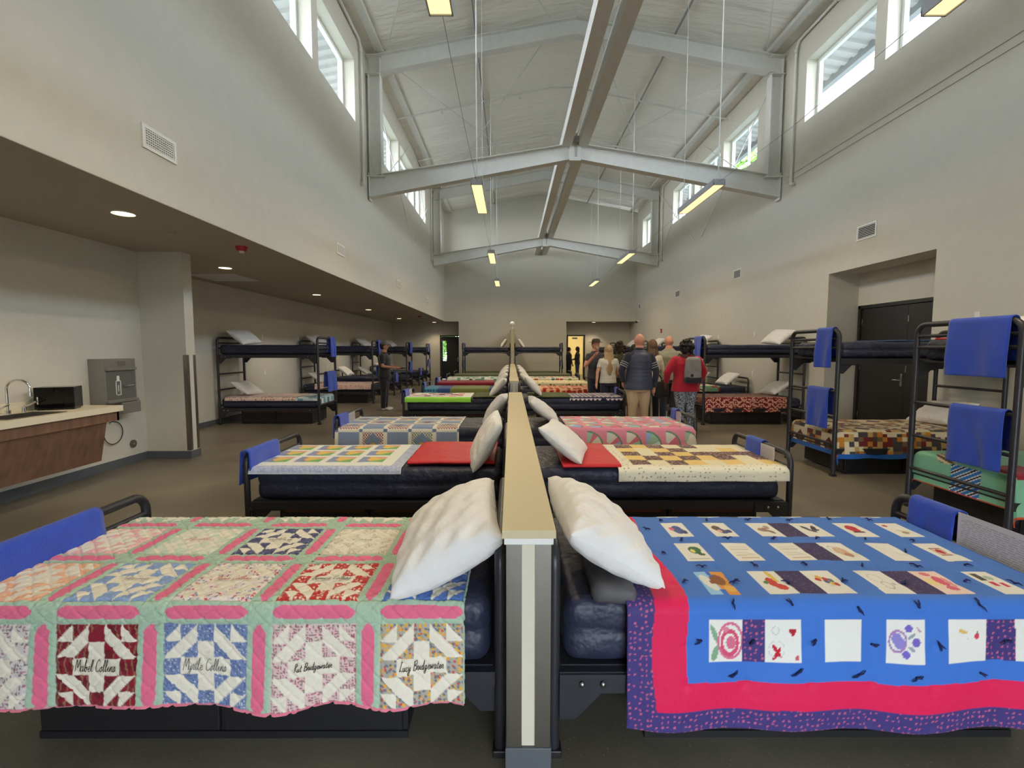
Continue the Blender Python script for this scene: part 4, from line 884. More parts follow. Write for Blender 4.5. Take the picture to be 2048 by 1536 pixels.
def bunk(side, xh, y0, st, storage=True):
    rz = 0 if side > 0 else PI; yc = y0 + HW
    take('bunk', bunk0, 'black steel bunk bed frame, ' + st, 'bunk bed', (xh, yc, 0), rz, 'bunk bed frames')
    for z, lv in ((.352, 'lower'), (1.472, 'upper')):
        take('m1', mat1, '%s navy mattress, %s' % (lv, st), 'mattress', (xh + side * 1.045, yc, z), rz, 'bunk mattresses')
    if storage: take('box', box0, 'black underbed storage box with two drawers, ' + st, 'storage box', (xh + (.4 if side > 0 else -1.9), y0 + .12, 0), 0, 'underbed storage boxes')
    return yc
def blanket(x0, x1, y0, y1, z, m, label, seed=1, droop=.0):
    w = wob(seed, 7, 9.); w2 = wob(seed + 2, 9, 30.)
    n = 60; k = 60; X, Y = np.meshgrid(np.linspace(x0, x1, n), np.linspace(0, 1, k), indexing='ij'); L = y1 - y0 + droop
    T = Y * L - droop; r = .03; dn = np.maximum(-T + r, 0); a = np.clip(dn / r, 0, PI / 2); hang = np.maximum(dn - r * PI / 2, 0)
    yy = np.where(T < r, y0 + r - r * np.sin(a), y0 + T); zz = z - (r * (1 - np.cos(a)) + hang) * (T < r)
    zz = zz + .008 * w(X * 2, yy * 2) + .004 * w2(X, yy); o = grid_obj('blanket', np.stack([X + .01 * w(yy * 3, X), yy, zz], -1), None, m, thick=.02); tag(o, label, 'blanket', 'folded blankets'); return o
ZT = .632
# ---- left of the partition, front to back
PXL, PXR = -.022, .147; QL, QR = -.08, .19
st = 'front left, under the pink and green signature quilt'
single(-1, PXL, 1.74, st, towelp=(.0, .66, .22, .3))
qa, fA = drape('quilt', -1, QL, 1.725, .10, 2.035, .375, .2, colA, ZT, 'pink and green churn-block quilt with cursive names, front left bed', foot=2.6, step=.0045, seed=3, puff=.0035, wav=.022, stitch=stitchA, group='bed quilts')
place_pillow(-.275, 2.13, .765, 27, 'white pillow leaning on the near partition, front left bed', 0, skew=4, roll=2, scale=(1.15, 1.04, 1.45))
st = 'second left, under the white block quilt'
single(-1, PXL, 3.77, st, towelp=(.0, .5, .18, .3))
drape('quilt', -1, QL, 3.765, .81, 2.04, .03, .06, c_gard, ZT, 'white quilt with bright blocks and pale blue border, second left bed', foot=2.6, step=.008, seed=7, stitch=stitchG, group='bed quilts')
blanket(-.86, -.13, 3.85, 4.7, ZT + .03, red_b, 'folded shiny red blanket beside the pillow, second left bed', 3)
place_pillow(-.22, 4.12, .80, 60, 'cream pillow standing upright, second left bed', 1, roll=4)
st = 'third left, under the blue and cream quilt'
single(-1, PXL, 5.77, st, towelp=(.02, .35, .18, .3), signp=(.36, .6, 'in'))
drape('quilt', -1, QL, 5.765, .56, 2.08, .3, .05, c_blue5, ZT, 'blue and cream block quilt with birdhouse appliques, third left bed', foot=2.6, step=.008, seed=8, stitch=stitchG, group='bed quilts')
place_pillow(-.2, 6.2, .80, 58, 'white pillow against the partition, third left bed', 2, roll=-6)
st = 'fourth left, under the lime bordered quilt'
single(-1, PXL, 9.4, st, towelp=(.02, .4, .18, .3), signp=(.42, .66, 'in'))
drape('quilt', -1, QL, 9.395, .72, 2.04, .08, .05, c_lime, ZT, 'lime green bordered patchwork quilt, fourth left bed', foot=2.6, step=.012, seed=9, group='bed quilts')
blanket(-.76, -.2, 9.42, 10.36, ZT + .012, olive_b, 'olive blanket beside the lime bordered quilt', 4)
place_pillow(-.26, 9.85, .8, 50, 'white pillow, fourth left bed behind the low wall gap', 3, roll=-5)
L_rest = [(11.5, 'fifth left, under the blue and olive quilt', c_l5, 'navy blue and olive patchwork quilt, fifth left bed', .35), (13.6, 'sixth left, under the dark red blanket', c_plain((134, 30, 48)), 'plain dark red quilt, sixth left bed', .4),
          (15.7, 'seventh left, under the green and white quilt', c_cells([(236, 236, 226), (120, 176, 150), (236, 236, 226), (60, 100, 90)], .1), 'green and white diamond quilt, seventh left bed', .3), (17.8, 'eighth left, under the olive cover', c_plain((92, 98, 66)), 'olive green cover on the eighth left bed', .1)]
for k, (y, st, cf, lab, s0) in enumerate(L_rest):
    single(-1, PXL, y, st, towelp=(.02, .3, .18, .3) if k < 2 else None, signp=(.35, .55, 'in') if k == 1 else None, storage=k < 2)
    drape('quilt', -1, QL, y - .005, s0, 2.04, .14, .1, cf, ZT, lab, foot=2.6, step=.015, seed=11 + k, group='bed quilts')
    place_pillow(-.25, y + .45, .8, 45, 'pale pillow against the partition, ' + st.split(',')[0] + ' bed', k % 3 + 1)
# ---- right of the partition
st = 'front right, under the blue picture quilt'
single(1, PXR, 1.74, st)
qb, fB = drape('quilt', 1, QR, 1.725, .25, 2.0, .47, .16, colB, ZT, 'blue quilt with white picture squares and red border, front right bed', foot=2.6, step=.0045, seed=21, puff=.003, m=SMAT, wav=.012, stitch=stitchB, group='bed quilts')
place_pillow(.395, 2.12, .785, -31, 'white pillow leaning on the near partition, front right bed', 3, skew=3, roll=0, scale=(1.04, .93, 1.35))
towel(PXR + 2.12, 2.33, 2.60, .735, .2, .3, 'blue towel on the footboard, front right bed', 77)
sign(PXR + 2.12 - .034, 1.93, 2.31, .6, .775, 'laminated printed sign on the footboard, front right bed')
b = rbox(.17, .36, .075, .03, 12, 16, 5, lambda P: P + np.stack([.004 * np.sin(P[:, 1] * 60), .004 * np.sin(P[:, 0] * 50), .006 * np.sin(P[:, 0] * 40 + P[:, 1] * 20)], 1)); o = b.build('folded_cover', mat('grey_bag', rgb(84, 82, 84), .6, noise=.1, bump=.4, bscale=20)); o.location = (.40, 1.93, .595); tag(o, 'folded dark grey cover under the front right pillow', 'folded cover')
st = 'second right, under the yellow and brown quilt'
single(1, PXR, 3.77, st, towelp=(.42, .68, .18, .3), signp=(.2, .42, 'in'))
drape('quilt', 1, QR, 3.765, .68, 2.06, .09, .05, c_yellow, ZT, 'yellow, brown and cream patchwork quilt, second right bed', foot=2.6, step=.008, seed=22, stitch=stitchG, group='bed quilts')
blanket(.42, .9, 3.79, 4.7, ZT + .015, red_b, 'folded red blanket beside the pillow, second right bed', 5)
place_pillow(.48, 4.18, .78, -38, 'white pillow pointing forward, second right bed', 0, skew=-12, roll=6)
st = 'third right, under the pink fan quilt'
single(1, PXR, 5.77, st, towelp=(.62, .8, .18, .3), signp=(.42, .6, 'in'))
drape('quilt', 1, QR, 5.765, .5, 2.3, .27, .05, c_fan, ZT, 'pink quilt with fan shapes, third right bed', foot=2.08, step=.008, seed=23, stitch=stitchG, group='bed quilts')
place_pillow(.42, 6.25, .79, -38, 'white pillow against the partition, third right bed', 1)
st = 'fourth right, under the navy triangle quilt'
single(1, PXR, 9.4, st, towelp=(.6, .8, .18, .3))
drape('quilt', 1, QR, 9.395, .98, 2.05, .05, .05, c_tri, ZT, 'navy quilt with small white triangles, fourth right bed', foot=2.6, step=.010, seed=24, group='bed quilts')
blanket(.35, 1.18, 9.42, 10.36, ZT + .012, olive_b, 'olive blanket beside the navy triangle quilt', 6)
place_pillow(.44, 9.75, .85, -48, 'white pillow, fourth right bed behind the wall gap', 2, scale=(1, 1.1, 1))
R_rest = [(11.5, 'fifth right, under the orange and red quilt', c_scatter((238, 190, 140), [(190, 50, 40), (180, 40, 36)], 7, .7, .42), 'orange quilt with dark red flower shapes, fifth right bed', .4), (13.6, 'sixth right, under the cream quilt', c_scatter((238, 222, 176), [(120, 110, 70)], 9, .4, .3), 'cream quilt with olive marks, sixth right bed', .3),
          (15.7, 'seventh right, under the cream square quilt', c_cells([(236, 228, 196), (40, 120, 150), (200, 80, 70), (232, 224, 190), (150, 110, 150), (120, 140, 70)], .14, (238, 230, 200)), 'cream quilt with small bright squares, seventh right bed', .3), (17.8, 'eighth right, under the olive cover', c_plain((90, 96, 64)), 'olive green cover on the eighth right bed', .1)]
for k, (y, st, cf, lab, s0) in enumerate(R_rest):
    single(1, PXR, y, st, storage=k < 2)
    drape('quilt', 1, QR, y - .005, s0, 2.05, .16, .1, cf, ZT, lab, foot=2.6, step=.012, seed=31 + k, group='bed quilts')
    place_pillow(.40, y + .45, .8, -45, 'white pillow against the partition, ' + st.split(',')[0] + ' bed', k % 3 + 1)
# ---- far centre bunks
for side, xh, sd in ((-1, PXL, 'left'), (1, PXR, 'right')):
    st = 'far %s, beside the tall partition' % sd
    bunk(side, xh, 20.95, st, storage=False)
    drape('quilt', side, xh, 20.96, .1, 2.0, .12, .05, c_plain((96, 102, 72)), .575, 'olive cover on the lower bunk, far %s of the tall partition' % sd, foot=2.6, step=.03, seed=40 + side, group='bed quilts')
    place_pillow(xh + side * .3, 21.4, 1.84, -side * 55, 'white pillow on the upper bunk, far %s of the tall partition' % sd, 1)
    towel(xh + side * 2.1, 21.0, 21.3, 1.82, .4, .3, 'blue towel on the upper rail, far %s of the tall partition' % sd, 90 + side); towel(xh + side * 2.1, 21.0, 21.3, 1.06, .4, .3, 'blue towel on the lower rung, far %s of the tall partition' % sd, 92 + side)

# ---- bunks along the left bay wall (head at the wall, foot towards the hall)
LX = XB + .08
def side_bunk(side, xh, y0, ordn, wallnm, quilt=None, qlab=None, tw=((.02, .34), (.02, .34)), over=(.3, .1), foot=None, storage=True, step=.012, pil=(0, 1), s0=.45, upper_pillow=True, s1=2.04):
    st = '%s along the %s wall' % (ordn, wallnm); bunk(side, xh, y0, st, storage); xf = xh + side * 2.1
    if quilt: drape('quilt', side, xh, y0 + .005, s0, s1, over[0], over[1], quilt, .575, qlab, foot=foot or 2.6, step=step, seed=int(y0 * 7), stitch=stitchG, group='bed quilts')
    if tw:
        towel(xf, y0 + tw[0][0], y0 + tw[0][1], 1.82, .46 if side > 0 else .38, .36 if side > 0 else .52, 'blue towel over the top rail, bunk ' + st, int(y0 * 3) + 5)
        towel(xf, y0 + tw[1][0], y0 + tw[1][1], 1.06, .46 if side > 0 else .36, .36 if side > 0 else .53, 'blue towel over the middle rung, bunk ' + st, int(y0 * 3) + 6)
    if upper_pillow: place_pillow(xh + side * .32, y0 + .5, 1.85, -side * 40, 'white pillow on the upper bunk, ' + st, pil[0], roll=5)
    place_pillow(xh + side * .34, y0 + .5, .74, -side * 35, 'white pillow on the lower bunk, ' + st, pil[1], roll=-4)
side_bunk(1, LX, 9.9, 'first', 'left', c_plaid_foot, 'pale pink floral quilt with teal plaid foot, first left bunk', tw=((.62, .93), (.4, .93)), over=(.05, .05), foot=2.062, s1=2.2, s0=.12)
side_bunk(1, LX, 13.8, 'second', 'left', c_scatter((232, 200, 186), [(206, 150, 136)], 14, .4, .3), 'pale peach quilt, second left bunk', tw=((.5, .85), (.5, .85)), over=(.14, .05), s0=.4)
side_bunk(1, LX, 18.3, 'third', 'left', None, None, tw=((.5, .85), (.5, .85)), storage=False)
side_bunk(1, LX, 22.6, 'fourth', 'left', None, None, tw=((.5, .85), (.5, .85)), storage=False)
for y, od in ((16.2, 'first'), (20.6, 'second')):
    st = '%s single bed along the left wall' % od; single(1, LX, y, st, towelp=(.1, .45, .35, .3), storage=False)
    place_pillow(LX + .32, y + .5, .82, -38, 'white pillow, ' + st, 1)
# ---- right wall
RX = XR - .08
side_bunk(-1, RX, 3.74, 'nearest', 'right', c_mint, 'mint green quilt with striped balls and orange edge, nearest right bunk', tw=((.06, .60), (.06, .54)), over=(.32, .1), foot=2.062, step=.008, s1=2.34, s0=.3, upper_pillow=False)
side_bunk(-1, RX, 5.83, 'second', 'right', c_scrap, 'scrappy brown and cream patchwork quilt with blue border, second right bunk', tw=((.08, .38), (.1, .52)), over=(.33, .1), foot=2.062, step=.008, s1=2.36, s0=.3, upper_pillow=False)
side_bunk(-1, RX, 9.86, 'third', 'right', c_redvine, 'dark red quilt with cream vines, third right bunk', tw=((.1, .5), (.6, .9)), over=(.28, .1), foot=2.062, step=.010, s1=2.2, s0=.35)
side_bunk(-1, RX, 14.0, 'fourth', 'right', None, None, tw=None, storage=False)
side_bunk(-1, RX, 18.3, 'fifth', 'right', None, None, tw=None, storage=False)
side_bunk(-1, RX, 22.3, 'sixth', 'right', None, None, tw=None, storage=False)
st = 'along the right wall behind the third bunk'; single(-1, RX, 12.15, st, storage=False)
drape('quilt', -1, RX, 12.15, .75, 2.04, .12, .05, c_cells([(226, 220, 190), (150, 60, 50), (120, 160, 130), (230, 222, 200)], .16), ZT, 'cream, red and green block quilt on the right wall single bed', foot=2.6, step=.02, seed=61, group='bed quilts')
place_pillow(RX - .34, 12.65, .8, 38, 'white pillow, right wall single bed', 2)
place_pillow(4.75, 4.3, 1.80, 4, 'white pillow lying on the red blanket, nearest right upper bunk', 1, roll=4)
blanket(RX - 1.25, RX - .3, 5.9, 6.75, 1.70, mat('blanket_slate', rgb(52, 78, 120), .7, noise=.1, bump=.4, bscale=20), 'folded slate blue blanket on the second right upper bunk', 9)
blanket(RX - 1.98, RX - .9, 3.8, 4.65, 1.69, red_b, 'folded red blanket on the nearest right upper bunk', 8)

for k in ('bed', 'bunk', 'box'): pass

# ------------------------------------------------------------------ signatures on the quilt
GL = {'M': [[(0, 0), (.1, 1), (.3, .3), (.5, 1), (.62, 0)]], 'L': [[(.35, .9), (.2, 1), (.15, .5), (.05, .05), (.2, .12), (.5, 0)]], 'B': [[(.1, 1), (.08, 0)], [(0, .9), (.4, 1), (.4, .6), (.12, .55), (.5, .35), (.3, 0), (0, .05)]], 'C': [[(.5, .85), (.3, 1), (.05, .6), (.1, .1), (.35, 0), (.55, .15)]],
      'a': [[(.35, .4), (.15, .42), (.05, .15), (.15, 0), (.3, .1), (.36, .4), (.36, .05), (.48, .05)]], 'b': [[(0, .05), (.15, .6), (.2, 1), (.1, .8), (.1, .05), (.3, .05), (.35, .35), (.15, .3), (.45, .3)]], 'e': [[(0, .15), (.3, .25), (.25, .42), (.1, .35), (.1, .05), (.25, 0), (.4, .12)]], 'l': [[(0, .1), (.2, .7), (.15, 1), (.06, .7), (.1, .05), (.28, .08)]],
      'o': [[(.2, .4), (.05, .2), (.15, 0), (.32, .15), (.22, .4), (.42, .35)]], 'i': [[(0, .1), (.12, .4), (.14, .05), (.28, .1)]], 'n': [[(0, .1), (.08, .4), (.08, .02), (.2, .38), (.3, .35), (.3, .03), (.42, .1)]], 's': [[(0, .05), (.2, .45), (.3, .15), (.15, 0), (.05, .05), (.4, .1)]], 'y': [[(0, .4), (.06, .1), (.2, .08), (.28, .4), (.24, -.3), (.1, -.4), (.05, -.2), (.4, .1)]],
      'r': [[(0, .05), (.1, .45), (.24, .36), (.22, .04), (.34, .08)]], 't': [[(.14, .8), (.1, .05), (.28, .08)], [(0, .5), (.28, .54)]], 'd': [[(.3, .38), (.1, .38), (.05, .08), (.25, .08), (.34, 1), (.34, .05), (.46, .08)]], 'g': [[(.3, .4), (.1, .4), (.06, .1), (.28, .12), (.3, .4), (.26, -.35), (.08, -.35), (.1, -.12), (.44, .1)]],
      'w': [[(0, .4), (.08, .02), (.2, .3), (.3, .02), (.4, .4), (.5, .35)]], 'u': [[(0, .4), (.06, .05), (.2, .05), (.26, .4), (.28, .05), (.4, .08)]], 'c': [[(.28, .36), (.1, .38), (.05, .08), (.2, 0), (.36, .1)]], 'k': [[(0, .1), (.16, .9), (.1, 0), (.3, .4), (.15, .22), (.36, 0)]], 'R': [[(.1, 0), (.12, 1), (.45, .85), (.15, .5), (.5, 0)]]}
def cat(pts, n=5):
    P = [np.array(p, float) for p in pts]; P = [P[0]] + P + [P[-1]]; o = []
    for i in range(1, len(P) - 2):
        for k in range(n):
            t = k / n; o.append(.5 * ((2 * P[i]) + (-P[i - 1] + P[i + 1]) * t + (2 * P[i - 1] - 5 * P[i] + 4 * P[i + 1] - P[i + 2]) * t ** 2 + (-P[i - 1] + 3 * P[i] - 3 * P[i + 1] + P[i + 2]) * t ** 3))
    o.append(P[-2]); return np.array(o)
def signature(text, s_left, t_base, h, width, f, m, parent, wd=.0012, sdir=-1):
    mb = MB(); pen = 0; strokes = []
    for ch in text:
        if ch == ' ': pen += .35; continue
        if ch not in GL: continue
        for st_ in GL[ch]: q = cat(st_); q[:, 0] += pen + q[:, 1] * .25; strokes.append(q)
        pen += max(p[0] for st_ in GL[ch] for p in st_) + .02
    k = width / pen
    for q in strokes:
        s = s_left + sdir * q[:, 0] * k; t = t_base + q[:, 1] * h; c, nn = onface(f, s, t, .0048)
        d = np.gradient(c, axis=0); sd = np.cross(d, nn); sd /= np.linalg.norm(sd, axis=1, keepdims=True) + 1e-9
        A = c + sd * wd; B = c - sd * wd; n = len(c); mb.add(np.concatenate([A, B]), [(i, i + 1, n + i + 1, n + i) for i in range(n - 1)])
    V = np.array(mb.v) - np.array(parent.location); mb.v = [tuple(p) for p in V]; return mb.build('signature', m, parent, recalc=False)
ink = mat('ink_thread', rgb(54, 44, 40), .8); ink2 = mat('grey_thread', rgb(120, 118, 116), .8); ink3 = mat('red_thread', rgb(176, 80, 84), .8)
PXq, PYq = .4085, .405
fS = surf_fn(-1, QL, 1.725, ZT, 2.6, .96, 3, .03, .0035, .375, .022)
def blk_sig(i, j, text, m, hh=.028, w=.18):
    sl = .10 + i * PXq + .314 * .5 + w / 2; tb = -.375 + j * PYq + .314 * .5 - hh * .35; signature(text, sl, tb, hh, w, fS, m, qa)
blk_sig(3, 0, 'Mabel Collins', ink, .045, .165); blk_sig(2, 0, 'Myrtle Collins', ink2, .045, .165); blk_sig(1, 0, 'Ruth Bridgewater', ink, .028, .14); blk_sig(0, 0, 'Lucy Bridgewater', ink, .036, .165)
blk_sig(1, 1, 'Bernice Collins', ink, .028, .16); blk_sig(2, 1, 'Marie Collins', ink3, .028, .15); blk_sig(3, 1, 'Maxine', ink2, .03, .12); blk_sig(2, 2, 'Nellie', ink, .03, .12); blk_sig(1, 2, 'Cora', ink, .025, .1); blk_sig(3, 2, 'Myrtle', ink3, .03, .12)
# yarn ties on the blue quilt
tie_m = mat('navy_yarn', rgb(26, 34, 84), .9)
tie_pos = []
mid = [(-.13, 0), (-.25, 1), (.0075, 1), (.155, 0), (.30, 1), (.447, 0), (.585, 1), (.72, 0), (.86, 1)]
for t, kind in mid:
    xs = (.71, .915, 1.14, 1.37, 1.61, 1.86, 2.06) if kind == 0 else (.84, 1.08, 1.31, 1.54, 1.78, 2.0)
    for x in xs:
        if kind == 0 and any(r[1] - .0 < x < r[2] and BROW[r[0]][0] < t < BROW[r[0]][1] and r[3] != 'P' for r in BP): x += 0; continue
        tie_pos.append((x + random.uniform(-.012, .012), t + random.uniform(-.01, .01)))
for x, t in tie_pos:
    c, nn = onface(fB, np.array([x - .19]), np.array([t]), .004); c = Vector(c[0]) - qb.location; nn = Vector(nn[0]); a = nn.orthogonal().normalized(); a = (Vector((1, 0, 0)) - nn * nn.x).normalized(); bb = nn.cross(a)
    mb = MB(); a0 = random.uniform(0, 6.28)
    for k in range(3):
        an = a0 + random.uniform(-.5, .5) + (PI if k == 2 and random.random() < .5 else 0); d = a * math.cos(an) + bb * math.sin(an); L = random.uniform(.018, .03)
        mb.tube([c, c + d * L * .5 + nn * .006, c + d * L - Vector((0, 0, .0)) + nn * .002], [.0035, .003, .0015], 6)
    mb.sph(c, .005, 6, 5); mb.build('yarn_tie', tie_m, qb)

# ------------------------------------------------------------------ kitchen corner
CY1 = 5.62
r = thing('counter', 'long cream countertop with walnut front mounted on the left wall', 'counter', (-4.95, 4.3, 0)); bx = -4.95; by = 4.3
b = MB(); sx0, sx1, sy0, sy1 = -5.05 - bx, -4.72 - bx, 4.42 - by, 4.99 - by; X0, X1, Y0, Y1 = -5.262 - bx, -4.61 - bx, 1.0 - by, CY1 - by
for a in ((X0, X1, Y0, sy0), (X0, X1, sy1, Y1), (X0, sx0, sy0, sy1), (sx1, X1, sy0, sy1)): b.box(*a, .88, .92)
b.box(X1 - .02, X1, Y0, Y1, .855, .8795); b.box(X0, X1 - .021, Y1 - .02, Y1, .855, .8795); b.build('countertop', counter_m, r)
MB().box(X0, X0 + .02, Y0, Y1, .92, 1.02).build('backsplash', counter_m, r)
b = MB(); b.box(X0, X1 - .03, Y1 - .06, Y1 - .03, .745, .86); b.box(X1 - .05, X1 - .03, Y0, Y1 - .03, .745, .86); b.build('apron', wood_m, r)
b = MB(); b.add([(X1 - .06, Y0, .745), (X1 - .06, Y1 - .17, .745), (-4.83 - bx, Y1 - .09, .27), (-4.83 - bx, Y0, .27), (X1 - .08, Y0, .745), (X1 - .08, Y1 - .17, .745), (-4.85 - bx, Y1 - .09, .27), (-4.85 - bx, Y0, .27)], [(0, 1, 2, 3), (7, 6, 5, 4), (0, 4, 5, 1), (1, 5, 6, 2), (2, 6, 7, 3), (3, 7, 4, 0)]); b.build('knee_panel', wood_m, r)
r = thing('sink', 'stainless steel sink bowl set in the countertop', 'sink', (-4.885, 4.705, .74)); b = MB(); w, l = .163, .283
b.box(-w, w, -l, l, 0, .01); b.box(-w, -w + .008, -l, l, 0, .185); b.box(w - .008, w, -l, l, 0, .185); b.box(-w, w, -l, -l + .008, 0, .185); b.box(-w, w, l - .008, l, 0, .185)
b.build('bowl', ss, r); b = MB()
for a in ((-w - .02, w + .02, -l - .02, -l), (-w - .02, w + .02, l, l + .02), (-w - .02, -w, -l, l), (w, w + .02, -l, l)): b.box(*a, .181, .186)
b.build('rim', ss, r)
r = thing('faucet', 'chrome gooseneck faucet with lever handles behind the sink', 'faucet', (-5.14, 4.85, .92))
b = MB(); pts = [(0, -.02, 0), (0, -.02, .2)] + [(.1 - .1 * math.cos(a), -.02 + .02 * (1 - math.cos(a)), .26 + .09 * math.sin(a)) for a in np.linspace(0, PI, 9)] + [(.2, .02, .23), (.2, .02, .2)]
b.tube(pts, .011, 10); b.cyl((0, -.02, .02), .024, .04); b.cyl((.2, .02, .2), .016, .04); b.build('spout', chrome, r)
for dy in (-.14, .14): b = MB(); b.cyl((0, dy, .03), .02, .06); b.tube([(0, dy, .06), (.05, dy + .01, .075), (.11, dy + .03, .11)], [.009, .008, .011], 8); b.build('handle', chrome, r)
r = thing('microwave', 'small glossy black microwave on the countertop', 'microwave', (-5.03, 5.27, .92), math.radians(-65))
b = MB(); b.bevbox(-.12, .12, -.17, .17, .01, .25, .008); b.build('body', mat('gloss_black', rgb(14, 14, 15), .12), r); MB().box(.12, .124, -.155, .08, .03, .23).build('door', mat('gloss_black2', rgb(8, 8, 9), .05), r); b = MB(); b.tube([(.135, -.13, .07), (.135, -.13, .15)], .008); b.build('door_handle', chrome, r); b = MB()
for x in (-.1, .1):
    for y in (-.14, .14): b.cyl((x, y, .005), .012, .012, n=10)
b.build('feet', box_m, r)
r = thing('bottle_filler', 'grey stainless bottle filling station and drinking fountain on the wall', 'drinking fountain', (-5.268, 6.17, .74)); g = mat('filler_grey', rgb(150, 148, 142), .35, .6)
b = MB(); b.bevbox(0, .2, -.25, .25, .14, .72, .006); b.build('upper_housing', g, r); MB().box(.199, .203, -.225, .225, .2, .57).build('recess_panel', mat('filler_dark', rgb(118, 118, 116), .4, .5), r)
b = MB(); b.bevbox(0, .22, -.02, .29, .0, .15, .012); b.build('basin', g, r); b = MB(); b.bevbox(.2, .235, -.23, .23, .57, .60, .004); b.bevbox(.2, .235, -.24, .24, .16, .19, .004); b.build('hood', g, r)
b = MB(); b.box(.203, .206, -.09, -.08, .25, .44); b.box(.203, .206, -.02, -.01, .25, .44); b.box(.203, .206, -.09, -.01, .25, .26); b.box(.203, .206, -.09, -.01, .43, .44); b.box(.203, .206, -.07, -.03, .44, .5); b.box(.203, .206, -.055, -.045, .3, .38); b.build('bottle_icon', white_m, r)
b = MB(); b.tube([(.22, .03, .36), (.25, .15, .37)], .007); b.box(.2, .23, .02, .05, .35, .37); b.build('sensor_arm', bolt_m, r)
b = MB(); b.bevbox(.2, .205, -.04, .08, .63, .69, .002); b.build('name_plate', bolt_m, r)
b = MB(); pts = [(-5.25, 6.22 + .15 * math.cos(a), .48 + .15 * math.sin(a)) for a in np.linspace(1.9, -3.6, 26)]; b.tube(pts, .006, 6); tag(b.build('power_cord', mat('cord_black', rgb(30, 30, 30), .5)), 'looped thin black cord below the bottle filler', 'cord')
r = thing('wall_outlet', 'white outlet below the countertop end by the looped cord', 'wall outlet', (-5.27, 6.25, .64)); MB().bevbox(0, .01, -.06, .06, -.035, .035, .003).build('cover_plate', white_m, r)
r = thing('wall_cleanout', 'round grey cleanout cover low on the kitchen wall', 'pipe cover', (-5.27, 6.55, .27)); b = MB(); b.cyl((.008, 0, 0), .055, .016, axis=0); b.build('cover', ss, r); b = MB(); b.cyl((.018, 0, 0), .012, .008, axis=0); b.build('screw', chrome, r)
for x, y, sx, sy, nm in ((-4.64, 6.81, 1, -1, 'near'), (-4.64, 7.0, 1, 1, 'far')):
    b = MB(); b.box(x - .05, x + .004, y - (.004 if sy < 0 else 0), y + (0 if sy < 0 else .004), .12, 1.5); b.box(x, x + .004, min(y, y - sy * .05), max(y, y - sy * .05), .12, 1.5); tag(b.build('corner_guard', ss), 'stainless corner guard on the wall stub, %s edge' % nm, 'corner guard', 'stub corner guards')

# ------------------------------------------------------------------ people
def meshify(mb, name, m, parent, vox=.011, smooth=3):
    o = mb.build(name, m, None); md = o.modifiers.new('r', 'REMESH'); md.mode = 'VOXEL'; md.voxel_size = vox; md.use_smooth_shade = True
    ms = o.modifiers.new('s', 'SMOOTH'); ms.iterations = smooth; ms.factor = .5
    dg = bpy.context.evaluated_depsgraph_get(); dg.update(); me = bpy.data.meshes.new_from_object(o.evaluated_get(dg)); loc = o.location.copy()
    old = o.data; o.modifiers.clear(); me.transform(Matrix.Translation(loc)); o.data = me; me.name = name; bpy.data.meshes.remove(old); o.location = (0, 0, 0); me.materials.clear(); me.materials.append(m); o.parent = parent
    me.polygons.foreach_set('use_smooth', [True] * len(me.polygons)); return o
SK = {'fair': (222, 170, 145), 'pink': (214, 150, 128), 'tan': (170, 116, 88), 'dark': (92, 60, 46)}
def loft(mb, rings, n=20):
    # rings: (cx,cy,z,rx,ry)
    V = []
    for cx, cy, z, rx, ry in rings:
        for k in range(n): a = 2 * PI * k / n; V.append((cx + rx * math.cos(a), cy + ry * math.sin(a), z))
    m = len(rings); mb.add(V, [(i * n + k, i * n + (k + 1) % n, (i + 1) * n + (k + 1) % n, (i + 1) * n + k) for i in range(m - 1) for k in range(n)] + [tuple(range(n))[::-1], tuple(range((m - 1) * n, m * n))], True)
def seg(mb, pts, rads):
    # dense capsule chain
    P = [Vector(p) for p in pts]
    for i in range(len(P) - 1): mb.tube([P[i], P[i + 1]], [rads[i], rads[i + 1]], 12)
    for p, r_ in zip(P, rads): mb.sph(p, r_, 12, 8)
